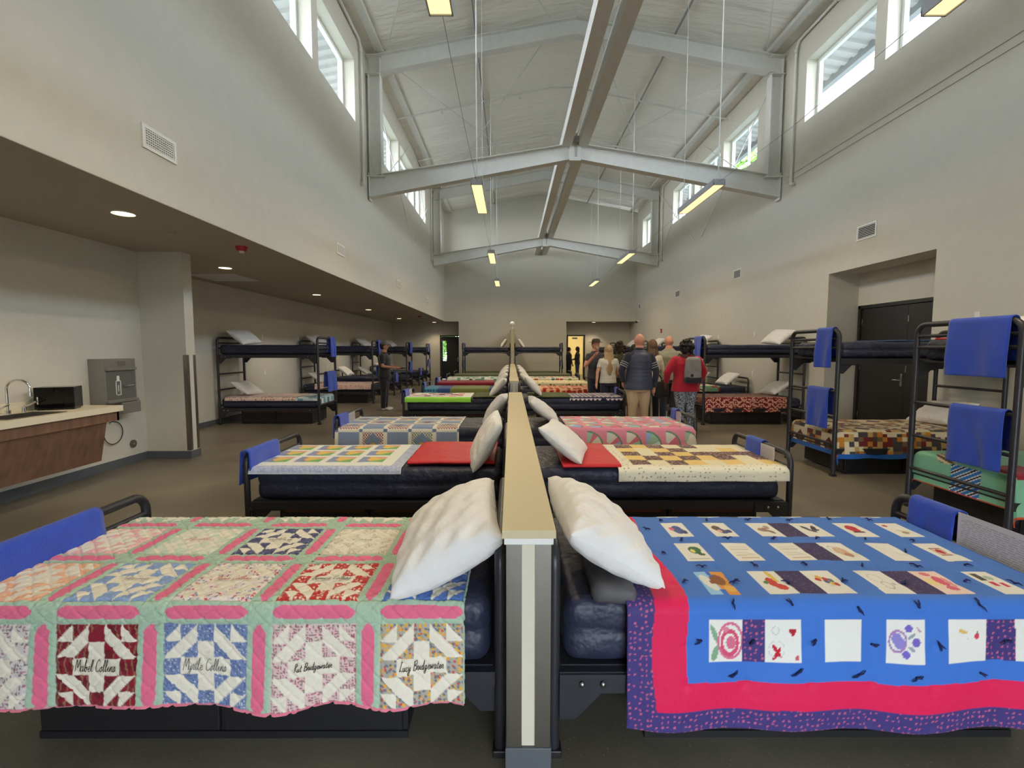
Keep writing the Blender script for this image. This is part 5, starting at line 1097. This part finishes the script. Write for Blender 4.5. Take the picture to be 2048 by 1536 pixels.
def person(x, y, h, face, label, skin='fair', build=1., arms=None, legs=None, shirt=None, pants=None, shoes=None, hair=None, extras=None, short=False, head_turn=0, skirt=None, sleeve=1.0, jacket_len=0, puffy=0, vox=.011):
    k = h / 1.75; root = thing('person', label, 'person', (x, y, 0), face); g = build
    sk = mat('skin_' + skin, rgb(*SK[skin]), .55, noise=.04, nscale=10)
    A = arms or {}; S_ = lambda s: (s * .165 * g, -.005, 1.385)
    joints = {}
    for s in (-1, 1):
        e, w = A.get(s, ((s * .245 * g, -.02, 1.12), (s * .25 * g, .06, .88))); joints[s] = (S_(s), e, w)
    sc = lambda p: Vector(p) * k
    mb = MB()
    tor = [(0, .0, .80, .14 * g, .10 * g), (0, 0, .92, .165 * g, .115 * g), (0, .005, 1.05, .145 * g, .10 * g), (0, .01, 1.2, .155 * g, .11 * g), (0, .0, 1.34, .175 * g, .115 * g), (0, -.005, 1.41, .165 * g, .095 * g), (0, -.005, 1.46, .10, .072), (0, .0, 1.53, .06 * g, .062 * g), (0, .012, 1.58, .055, .058)]
    loft(mb, [(a * k, b_ * k, c * k, d * k, e * k) for a, b_, c, d, e in tor])
    ht = math.radians(head_turn); hc = Vector((0, .015, 1.64)) * k
    def hfn(p):
        x_, y_, z_ = p
        if z_ < 0: x_ *= 1 + .2 * z_; y_ = y_ * (1 + .18 * z_) + .05 * -z_
        xr, yr = x_ * math.cos(ht) - y_ * math.sin(ht), x_ * math.sin(ht) + y_ * math.cos(ht); return (xr, yr, z_)
    mb.sph(hc, (.082 * k, .1 * k, .118 * k), 22, 16, hfn)
    fd = Vector((-math.sin(ht), math.cos(ht), 0)); sdv = Vector((math.cos(ht), math.sin(ht), 0))
    nose = hc + fd * .094 * k; mb.sph(nose + Vector((0, 0, -.012 * k)), (.014 * k, .02 * k, .022 * k), 10, 8)
    for s in (-1, 1): mb.sph(hc + sdv * (s * .079 * k) + Vector((0, 0, -.01 * k)), (.01 * k, .02 * k, .032 * k), 10, 8)
    for s in (-1, 1):
        a, e, w = joints[s]; a, e, w = sc(a), sc(e), sc(w); seg(mb, [a, (a + e) / 2, e, (e + w) / 2, w], [.055 * k * g, .047 * k * g, .038 * k, .036 * k, .027 * k])
        d = (w - e).normalized(); palm = w + d * .05 * k; up = Vector((0, 0, 1)); lat = d.cross(Vector((s, 0, 0))) if abs(d.z) > .7 else d.cross(up); lat = lat.normalized(); nrm = d.cross(lat)
        seg(mb, [w, palm + lat * .012, palm + d * .03 * k], [.024 * k, .03 * k, .028 * k]); seg(mb, [w, palm - lat * .012, palm + d * .03 * k - lat * .01], [.024 * k, .028 * k, .026 * k])
        for q, (o_, L) in enumerate(((-.033, .06), (-.011, .072), (.011, .068), (.032, .052))):
            b0 = palm + d * .03 * k + lat * o_ * k; b1 = b0 + d * L * .5 * k + lat * o_ * .25; b2 = b1 + (d * .8 + nrm * (-.35 * s)).normalized() * L * .5 * k; seg(mb, [b0, b1, b2], [.0105, .0095, .008])
        t0 = w + d * .03 * k + nrm * .01; t1 = t0 + (d + lat * -1.1).normalized() * .045 * k; seg(mb, [t0, t1, t1 + d * .03 * k], [.013, .011, .009])
    Lg = legs or {-1: ((-.095, 0, .50), (-.10, -.02, .09)), 1: ((.095, 0, .50), (.10, -.02, .09))}
    for s in (-1, 1):
        kn, an = Lg[s]; hp = sc((s * .085 * g, 0, .88)); kn, an = sc(kn), sc(an)
        seg(mb, [hp, (hp + kn) / 2, kn, kn * .65 + an * .35, an], [.085 * k * g, .075 * k * g, .052 * k, .054 * k, .036 * k]); seg(mb, [an + Vector((0, 0, -.03)), an + Vector((0, .1 * k, -.045))], [.036, .03])
    body = meshify(mb, 'body', sk, root, vox if vox < .009 else .0085, 2)
    # eyes and mouth
    for s in (-1, 1):
        e = MB(); e.sph(hc + fd * .088 * k + sdv * (s * .03 * k) + Vector((0, 0, .012 * k)), (.010, .008, .006), 8, 6); e.build('eye', mat('eye_dark', rgb(50, 38, 34), .3), root)
    e = MB(); e.sph(hc + fd * .092 * k + Vector((0, 0, -.055 * k)), (.02, .01, .005), 8, 6); e.build('mouth', mat('lips', rgb(160, 90, 84), .5), root)
    if shirt:
        mb = MB(); z0 = .86 - jacket_len; o = .018 + puffy
        tr = [(0, 0, z0, (.18 + jacket_len * .15) * g + o, .125 * g + o), (0, .0, .95, .168 * g + o, .118 * g + o), (0, .005, 1.08, .152 * g + o, .108 * g + o), (0, .01, 1.2, .16 * g + o, .115 * g + o), (0, 0, 1.33, .178 * g + o, .12 * g + o), (0, -.005, 1.41, .172 * g + o * .6, .1 * g + o * .5), (0, -.005, 1.455, .12 * g + o * .3, .085), (0, -.005, 1.49, .085 * g, .075), (0, -.0, 1.505, .07 * g, .066)]
        loft(mb, [(a * k, b_ * k, c * k, d * k, e_ * k) for a, b_, c, d, e_ in tr])
        for s in (-1, 1):
            a, e_, w = [sc(v) for v in joints[s]]
            if sleeve >= 1: q = w * .96 + e_ * .04; seg(mb, [a, (a + e_) / 2, e_], [.06 * k * g + puffy, .056 * k * g + puffy, .052 * k + puffy]); mb.tube([e_, (e_ + q) / 2, q], [.052 * k + puffy, .046 * k + puffy, .036 * k + puffy * .6], 12)
            else: q = a * (1 - sleeve) + e_ * sleeve; mb.sph(a, .062 * k * g, 12, 8); mb.tube([a, (a + q) / 2, q], [.062 * k * g, .06 * k * g, .056 * k * g], 12)
        meshify(mb, 'shirt' if not puffy else 'jacket', shirt, root, vox, 7)
    if pants:
        mb = MB(); o = .012
        loft(mb, [(0, 0, .80 * k, (.15 * g + o) * k, (.115 * g + o) * k), (0, 0, .92 * k, (.168 * g + o) * k, (.118 * g + o) * k), (0, 0, .985 * k, (.158 * g + o) * k, (.11 * g + o) * k)])
        for s in (-1, 1):
            kn, an = Lg[s]; hp = sc((s * .085 * g, 0, .88)); kn, an = sc(kn), sc(an); lo = an + Vector((0, 0, -.03)) if not short else kn * .3 + an * .7
            mb.sph(hp, .095 * k * g, 12, 8); mb.tube([hp, (hp + kn) / 2, kn, kn * .5 + lo * .5, lo], [(.096 * g) * k, .088 * k * g, .070 * k * (.5 + .5 * g), .066 * k * (.5 + .5 * g), .062 * k], 14)
        meshify(mb, 'trousers', pants, root, vox, 3)
    if skirt: mb = MB(); loft(mb, [(0, 0, .42 * k, .24, .2), (0, 0, .7 * k, .21, .17), (0, 0, .95 * k, .17, .13), (0, 0, .99 * k, .16, .12)], 32); mb.build('skirt', skirt, root)
    sm = shoes or mat('shoe_dark', rgb(40, 36, 34), .5)
    for s in (-1, 1):
        an = sc(Lg[s][1]); mb = MB(); mb.sph((an.x, an.y + .0, .045), (.045, .05, .045), 12, 8); mb.sph((an.x, an.y + .09, .038), (.048, .10, .038), 14, 8); mb.sph((an.x, an.y + .16, .03), (.042, .05, .03), 12, 8); meshify(mb, 'shoe', sm, root, .008, 2)
    if hair: hair(root, hc, k, fd, sdv)
    if extras: extras(root, k, hc, joints, Lg)
    return root
def hair_cap(m, top=1.0, back=True, size=1.1, long=0, curly=0, tiltback=.02):
    def f(root, hc, k, fd, sd):
        mb = MB(); c = hc - fd * tiltback * k + Vector((0, 0, .018 * k)); mb.sph(c, (.085 * k * size, .1 * k * size, .112 * k * size), 20, 14)
        mb.v = [tuple(p) for p in mb.v]
        if curly:
            rr = random.Random(3)
            for _ in range(60):
                a = rr.uniform(0, 6.28); z = rr.uniform(-.8, 1); q = Vector((math.cos(a) * math.sqrt(1 - z * z), math.sin(a) * math.sqrt(1 - z * z), z))
                if q.dot(fd) > .45 and z < .6: continue
                mb.sph(c + Vector((q.x * .095, q.y * .095, q.z * .11 - .01)) * k * size * curly, .028 * k, 8, 6)
        if long:
            bk = c - fd * .05 * k; mb.v  # hair falling down the back
            rr = random.Random(5)
            for q in range(15):
                u = (q / 14 - .5) * 2; p0 = bk + sd * (u * .085 * k) + fd * (.05 * abs(u) * k); L = long * (1 - .15 * abs(u)) * k * rr.uniform(.88, 1.02)
                lb = .1 if long > .4 else .05; mb.tube([p0 + Vector((0, 0, .03)), p0 - fd * .03 + Vector((0, 0, -.12 * k)) , p0 - fd * lb * k * .8 + sd * (u * .02) + Vector((0, 0, -.2 * k - (L - .2 * k) * .4)), p0 - fd * lb * k - sd * (u * .01) + Vector((0, 0, -L))], [.026 * k, .028 * k, .026 * k, .010 * k], 8)
        o = meshify(mb, 'hair', m, root, .009, 1)
        # cut away the face opening
        bm = bmesh.new(); bm.from_mesh(o.data); dl = [v for v in bm.verts if (v.co - hc).dot(fd) > .035 * k and (v.co.z - hc.z) < .055 * k and (v.co - hc).dot(fd) < .2]
        bmesh.ops.delete(bm, geom=dl, context='VERTS'); bm.to_mesh(o.data); bm.free(); return o
    return f
def hat(m, brim=.13, cap=False):
    def f(root, hc, k, fd, sd):
        mb = MB(); c = hc + Vector((0, 0, .05 * k)); mb.tube([c, c + Vector((0, 0, .05)), c + Vector((0, 0, .085)), c + Vector((0, 0, .092))], [.1 * k, .096 * k, .075 * k, .02], 20)
        if cap: mb.tube([c + fd * .02, c + fd * .17], [(.008, .085), (.006, .06)], 14)
        else: mb.tube([c, c + Vector((0, 0, .008))], brim, 24)
        mb.build('hat', m, root)
    return f
def combo(*fs):
    def f(*a):
        for q in fs: q(*a)
    return f
fb = lambda n, c, **k: mat(n, rgb(*c), .85, noise=.12, nscale=9, bump=.35, bscale=12, dist=.01, sheen=.2, **k)
blond = mat('hair_blond', rgb(176, 148, 112), .6, noise=.3, nscale=30, stretch=(1, 1, .08)); brown_h = mat('hair_brown', rgb(104, 78, 56), .6, noise=.3, nscale=30, stretch=(1, 1, .1)); black_h = mat('hair_black', rgb(24, 20, 20), .7, noise=.3, nscale=40, bump=.6, bscale=60); dkb = mat('hair_dark_brown', rgb(52, 36, 30), .7, noise=.3, nscale=40, bump=.6, bscale=60)
# man with cap on the left
def ph_ext(root, k, hc, J, Lg):
    t = MB(); t.bevbox(-.1, .1, .40, .54, 1.08, 1.1, .003); t.build('tablet', mat('tablet_black', rgb(26, 26, 28), .2), root)
    for s in (-1, 1):
        an = Vector(Lg[s][1]) * k; b = MB()
        for q in range(3): b.bar((an.x - s * 0 + .047, an.y + .07 + q * .03, .02), (an.x + .047, an.y + .05 + q * .03, .07), .006, .01)
        b.build('shoe_stripe', box_m, root)
arms_fwd = {1: ((.24, .02, 1.14), (.13, .3, 1.10)), -1: ((-.24, .04, 1.14), (-.12, .3, 1.10))}
person(-3.28, 12.3, 1.76, -PI / 2, 'person in black shirt and trousers with grey cap, looking at a tablet', 'tan', 1.18, arms_fwd, shirt=fb('cloth_black', (30, 30, 34)), pants=fb('cloth_black2', (26, 26, 30)), shoes=mat('sneaker_white', rgb(230, 230, 226), .5), hair=combo(hair_cap(black_h, size=1.03), hat(fb('cap_grey', (96, 94, 92)), cap=True)), extras=ph_ext, sleeve=.75)
# bald man in navy vest
def vest_ext(root, k, hc, J, Lg):
    v = MB(); g = 1.12; o = .036
    loft(v, [(0, 0, .84 * k, (.185 * g + o) * k, (.125 * g + o) * k), (0, 0, 1.0 * k, (.165 * g + o) * k, (.118 * g + o) * k), (0, .005, 1.15 * k, (.155 * g + o) * k, (.112 * g + o) * k), (0, 0, 1.3 * k, (.172 * g + o * .6) * k, (.12 * g + o) * k), (0, -.005, 1.4 * k, .168 * g * k, (.098 * g + o) * k), (0, -.005, 1.45 * k, .12 * g * k, .1 * k), (0, -.005, 1.49 * k, .08 * g * k, .082 * k)], 24)
    meshify(v, 'vest', vest_m, root, .01, 3)
    for s in (-1, 1):
        a, e, w = [Vector(v) * k for v in J[s]]
        for q in range(3):
            t = .42 + q * .13; c = a * (1 - t) + e * t; c2 = a * (1 - t - .035) + e * (t + .035); b = MB(); b.tube([c, c2], .073 * k, 16); b.build('sleeve_stripe', mat('stripe_grey', rgb(190, 188, 190), .8), root)
    b = MB()
    loft(b, [(0, 0, 1.455 * k, .09 * k, .085 * k), (0, 0, 1.53 * k, .078 * k, .078 * k)], 18); b.build('collar', fb('navy_collar', (44, 46, 62)), root)
vest_m = mat('quilted_navy', rgb(66, 72, 92), .5, noise=.1, bump=.6, bscale=7, dist=.03, stretch=(.2, .2, 3))
vb = person(2.24, 8.3, 1.84, 0, 'bald person seen from behind in quilted navy vest and khaki trousers', 'pink', 1.12, {-1: ((-.30, -.03, 1.15), (-.24, .1, .95)), 1: ((.28, -.03, 1.13), (.27, .05, .86))}, shirt=fb('navy_sleeve', (46, 46, 60)), pants=mat('khaki', rgb(196, 168, 136), .85, noise=.06, bump=.3, bscale=10), extras=vest_ext, puffy=.004, vox=.01)
# person in red with grey backpack
def bp_ext(root, k, hc, J, Lg):
    b = rbox(.3, .17, .46, .07, 16, 10, 20, lambda P: P * np.stack([1 - .45 * np.clip(P[:, 2] / .46 + .1, 0, 1) ** 1.5, np.ones(len(P)), np.ones(len(P))], 1)); V = np.array(b.v); V += np.array([0.03, -.235, .98]); b.v = [tuple(p) for p in V]; g = b.build('backpack', fb('backpack_grey', (140, 138, 136)), root); g['label'] = 'grey backpack with dark base'
    b = rbox(.31, .18, .13, .05, 12, 8, 6); V = np.array(b.v) + np.array([0.03, -.237, .955]); b.v = [tuple(p) for p in V]; b.build('backpack_base', fb('bp_dark', (40, 42, 52)), g)
    for s in (-1, 1): t = MB(); t.tube([(.03 + s * .05, -.22, 1.4), (s * .11, -.15, 1.46), (s * .14, 0, 1.485), (s * .15, .15, 1.38), (s * .17, .12, 1.15), (.03 + s * .14, -.15, 1.02)], [(.02, .006)] * 6, 8); t.build('strap', fb('strap_dark', (50, 46, 46)), g)
    t = MB(); t.tube([(-.02, -.27, 1.42), (0.03, -.29, 1.36), (.08, -.27, 1.42)], .008); t.build('drawstring', box_m, g); t = MB(); t.sph((-.02, -.325, 1.1), (.03, .006, .03), 8, 6); t.build('emblem', fb('bp_dark', (40, 42, 52)), g)
pat_m = attr = None
def patterned():
    m = bpy.data.materials.new('patterned_trousers'); m.use_nodes = True; nt = m.node_tree; b = nt.nodes['Principled BSDF']; v = nt.nodes.new('ShaderNodeTexNoise'); v.inputs['Scale'].default_value = 26; v.inputs['Distortion'].default_value = 2.5; r_ = nt.nodes.new('ShaderNodeValToRGB'); r_.color_ramp.interpolation = 'CONSTANT'
    r_.color_ramp.elements[0].color = (*rgb(70, 76, 92), 1); r_.color_ramp.elements[1].position = .5; r_.color_ramp.elements[1].color = (*rgb(178, 186, 200), 1); tc = nt.nodes.new('ShaderNodeTexCoord'); nt.links.new(tc.outputs['Object'], v.inputs['Vector']); nt.links.new(v.outputs['Fac'], r_.inputs[0]); nt.links.new(r_.outputs[0], b.inputs['Base Color']); b.inputs['Roughness'].default_value = .9; return m
person(3.32, 9.0, 1.72, math.radians(3), 'person in loose red top with grey backpack and patterned trousers', 'dark', 1.3, {-1: ((-.36, .0, 1.17), (-.34, .12, .95)), 1: ((.36, .02, 1.17), (.33, .14, .95))}, shirt=fb('cloth_red', (178, 24, 48)), pants=patterned(), hair=hair_cap(black_h, size=1.18, curly=1.12), extras=bp_ext, jacket_len=.06, puffy=.02)
# woman with long blond hair
person(2.2, 10.75, 1.66, math.radians(6), 'person with very long blond hair, white striped shirt and dark jeans', 'fair', 1.08, {-1: ((-.26, 0, 1.12), (-.27, .03, .86)), 1: ((.25, 0, 1.12), (.22, .12, .98))}, shirt=mat('striped_white', rgb(206, 204, 196), .8, noise=.15, nscale=60, stretch=(.05, .05, 1)), pants=fb('jeans', (30, 34, 56)), hair=hair_cap(blond, size=1.12, long=.62), sleeve=.6)
# man with hat
hat_m = fb('hat_brown', (66, 56, 50))
def beard(root, hc, k, fd, sd):
    b = MB(); b.sph(hc + fd * .06 * k + Vector((0, 0, -.075 * k)), (.05, .045, .06), 12, 8); b.build('beard', mat('beard_grey', rgb(170, 140, 118), .8, bump=.5, bscale=60), root)
person(1.98, 11.15, 1.80, PI + .35, 'person with brown hat and beard in dark grey shirt, one hand raised', 'pink', 1.05, {1: ((.28, .04, 1.16), (.2, .28, 1.38)), -1: ((-.26, 0, 1.13), (-.26, .05, .86))}, shirt=fb('shirt_darkgrey', (62, 62, 68)), pants=fb('jeans2', (36, 38, 52)), hair=combo(hair_cap(brown_h, size=1.03), hat(hat_m, brim=.16), beard), sleeve=.55)
person(2.74, 12.0, 1.72, .5, 'person with big dark curly hair and olive top behind the long-haired person', 'tan', 1.0, shirt=fb('olive_top', (70, 72, 50)), pants=fb('pants_dark', (34, 32, 34)), hair=hair_cap(dkb, size=1.2, curly=1.2), sleeve=.5)
person(2.58, 9.95, 1.66, -.3, 'person in cream sleeves and tan pleated skirt behind the bald person', 'fair', 1.0, {-1: ((-.28, .0, 1.15), (-.22, .15, 1.0)), 1: ((.25, .0, 1.12), (.24, .05, .88))}, shirt=fb('cream_knit', (222, 210, 184)), skirt=fb('skirt_tan', (170, 152, 118)), hair=hair_cap(black_h, size=1.12, long=.25))
def bag_ext(root, k, hc, J, Lg):
    t = MB(); t.tube([(-.16, -.13, 1.36), (0, -.15, 1.15), (.17, -.12, .95)], [(.015, .004)] * 3, 8); t.build('bag_strap', box_m, root); b = rbox(.3, .12, .32, .03, 12, 6, 12); V = np.array(b.v) + np.array([.12, -.2, .58]); b.v = [tuple(p) for p in V]; b.build('shoulder_bag', fb('bag_black', (28, 26, 28)), root)
person(3.03, 10.2, 1.76, .2, 'person with brown bob, cream shirt and black shoulder bag', 'fair', 1.02, shirt=fb('cream_shirt', (216, 208, 184)), pants=fb('pants_black', (24, 24, 27)), hair=hair_cap(brown_h, size=1.14, long=.27), extras=bag_ext)
person(3.42, 10.3, 1.86, -.1, 'bald tall person in grey-green shirt behind the red top', 'pink', 1.15, {-1: ((-.30, .03, 1.17), (-.26, .12, .93)), 1: ((.28, 0, 1.14), (.27, .06, .9))}, shirt=fb('greygreen', (158, 156, 138)), pants=fb('pants_slate', (60, 66, 80)))
person(3.38, 24.2, 1.68, 1.2, 'distant person in black standing in the bright doorway, arms folded', 'tan', 1.0, {1: ((.22, .06, 1.14), (.0, .2, 1.12)), -1: ((-.22, .06, 1.14), (.0, .22, 1.08))}, shirt=fb('cloth_black', (30, 30, 34)), pants=fb('jeans3', (44, 56, 100)), hair=hair_cap(black_h, size=1.15, long=.1), vox=.014)
person(2.97, 24.35, 1.66, -1.2, 'distant person in black at the left edge of the doorway', 'tan', 1.0, shirt=fb('cloth_black', (30, 30, 34)), pants=fb('cloth_black2', (26, 26, 30)), hair=hair_cap(black_h, size=1.05), vox=.014)

# ------------------------------------------------------------------ outside
struct(MB().box(-60, 70, -40, 90, -.45, -.22).build('floor_outside', mat('ground_outside', rgb(128, 126, 118), .9))).name = 'floor'
leaf = mat('leaves', rgb(112, 152, 62), .7, noise=.3, nscale=3)
def tree(x, y, h, label, seed, lf=None):
    r = thing('tree', label, 'tree', (x, y, -.2), group='trees outside'); b = MB(); b.tube([(0, 0, 0), (.1, 0, h * .35), (0, .1, h * .6)], [.22, .17, .1], 10); b.build('trunk', mat('bark', rgb(90, 74, 58), .9), r)
    rr = np.random.RandomState(seed); n = 5200; c = rr.normal(size=(n, 3)); c /= np.linalg.norm(c, axis=1, keepdims=True); rad = rr.uniform(.35, 1, (n, 1)) ** .6; cl = c * rad * np.array([h * .28, h * .28, h * .36]) * (1 + .2 * np.sin(c[:, :1] * 7) + .2 * np.sin(c[:, 1:2] * 9)) + np.array([0, 0, h * .62])
    a = rr.normal(size=(n, 3)); a /= np.linalg.norm(a, axis=1, keepdims=True); q = np.cross(a, rr.normal(size=(n, 3))); q /= np.linalg.norm(q, axis=1, keepdims=True); s = h * .022
    V = np.stack([cl - a * s, cl + q * s * .6, cl + a * s, cl - q * s * .6], 1).reshape(-1, 3); me = bpy.data.meshes.new('foliage'); me.from_pydata([tuple(p) for p in V], [], [tuple(range(4 * i, 4 * i + 4)) for i in range(n)]); me.materials.append(leaf); o = bpy.data.objects.new('foliage', me); COL.objects.link(o); o.parent = r
tree(15, 27, 13.5, 'green tree outside the right clerestory windows', 1); tree(14, 44, 14, 'green tree far outside the last right windows', 2); tree(-4.7, 30.5, 4.6, 'bright green shrub outside the far left door glass', 3); tree(-15, 40, 12, 'green tree outside the left windows', 4)
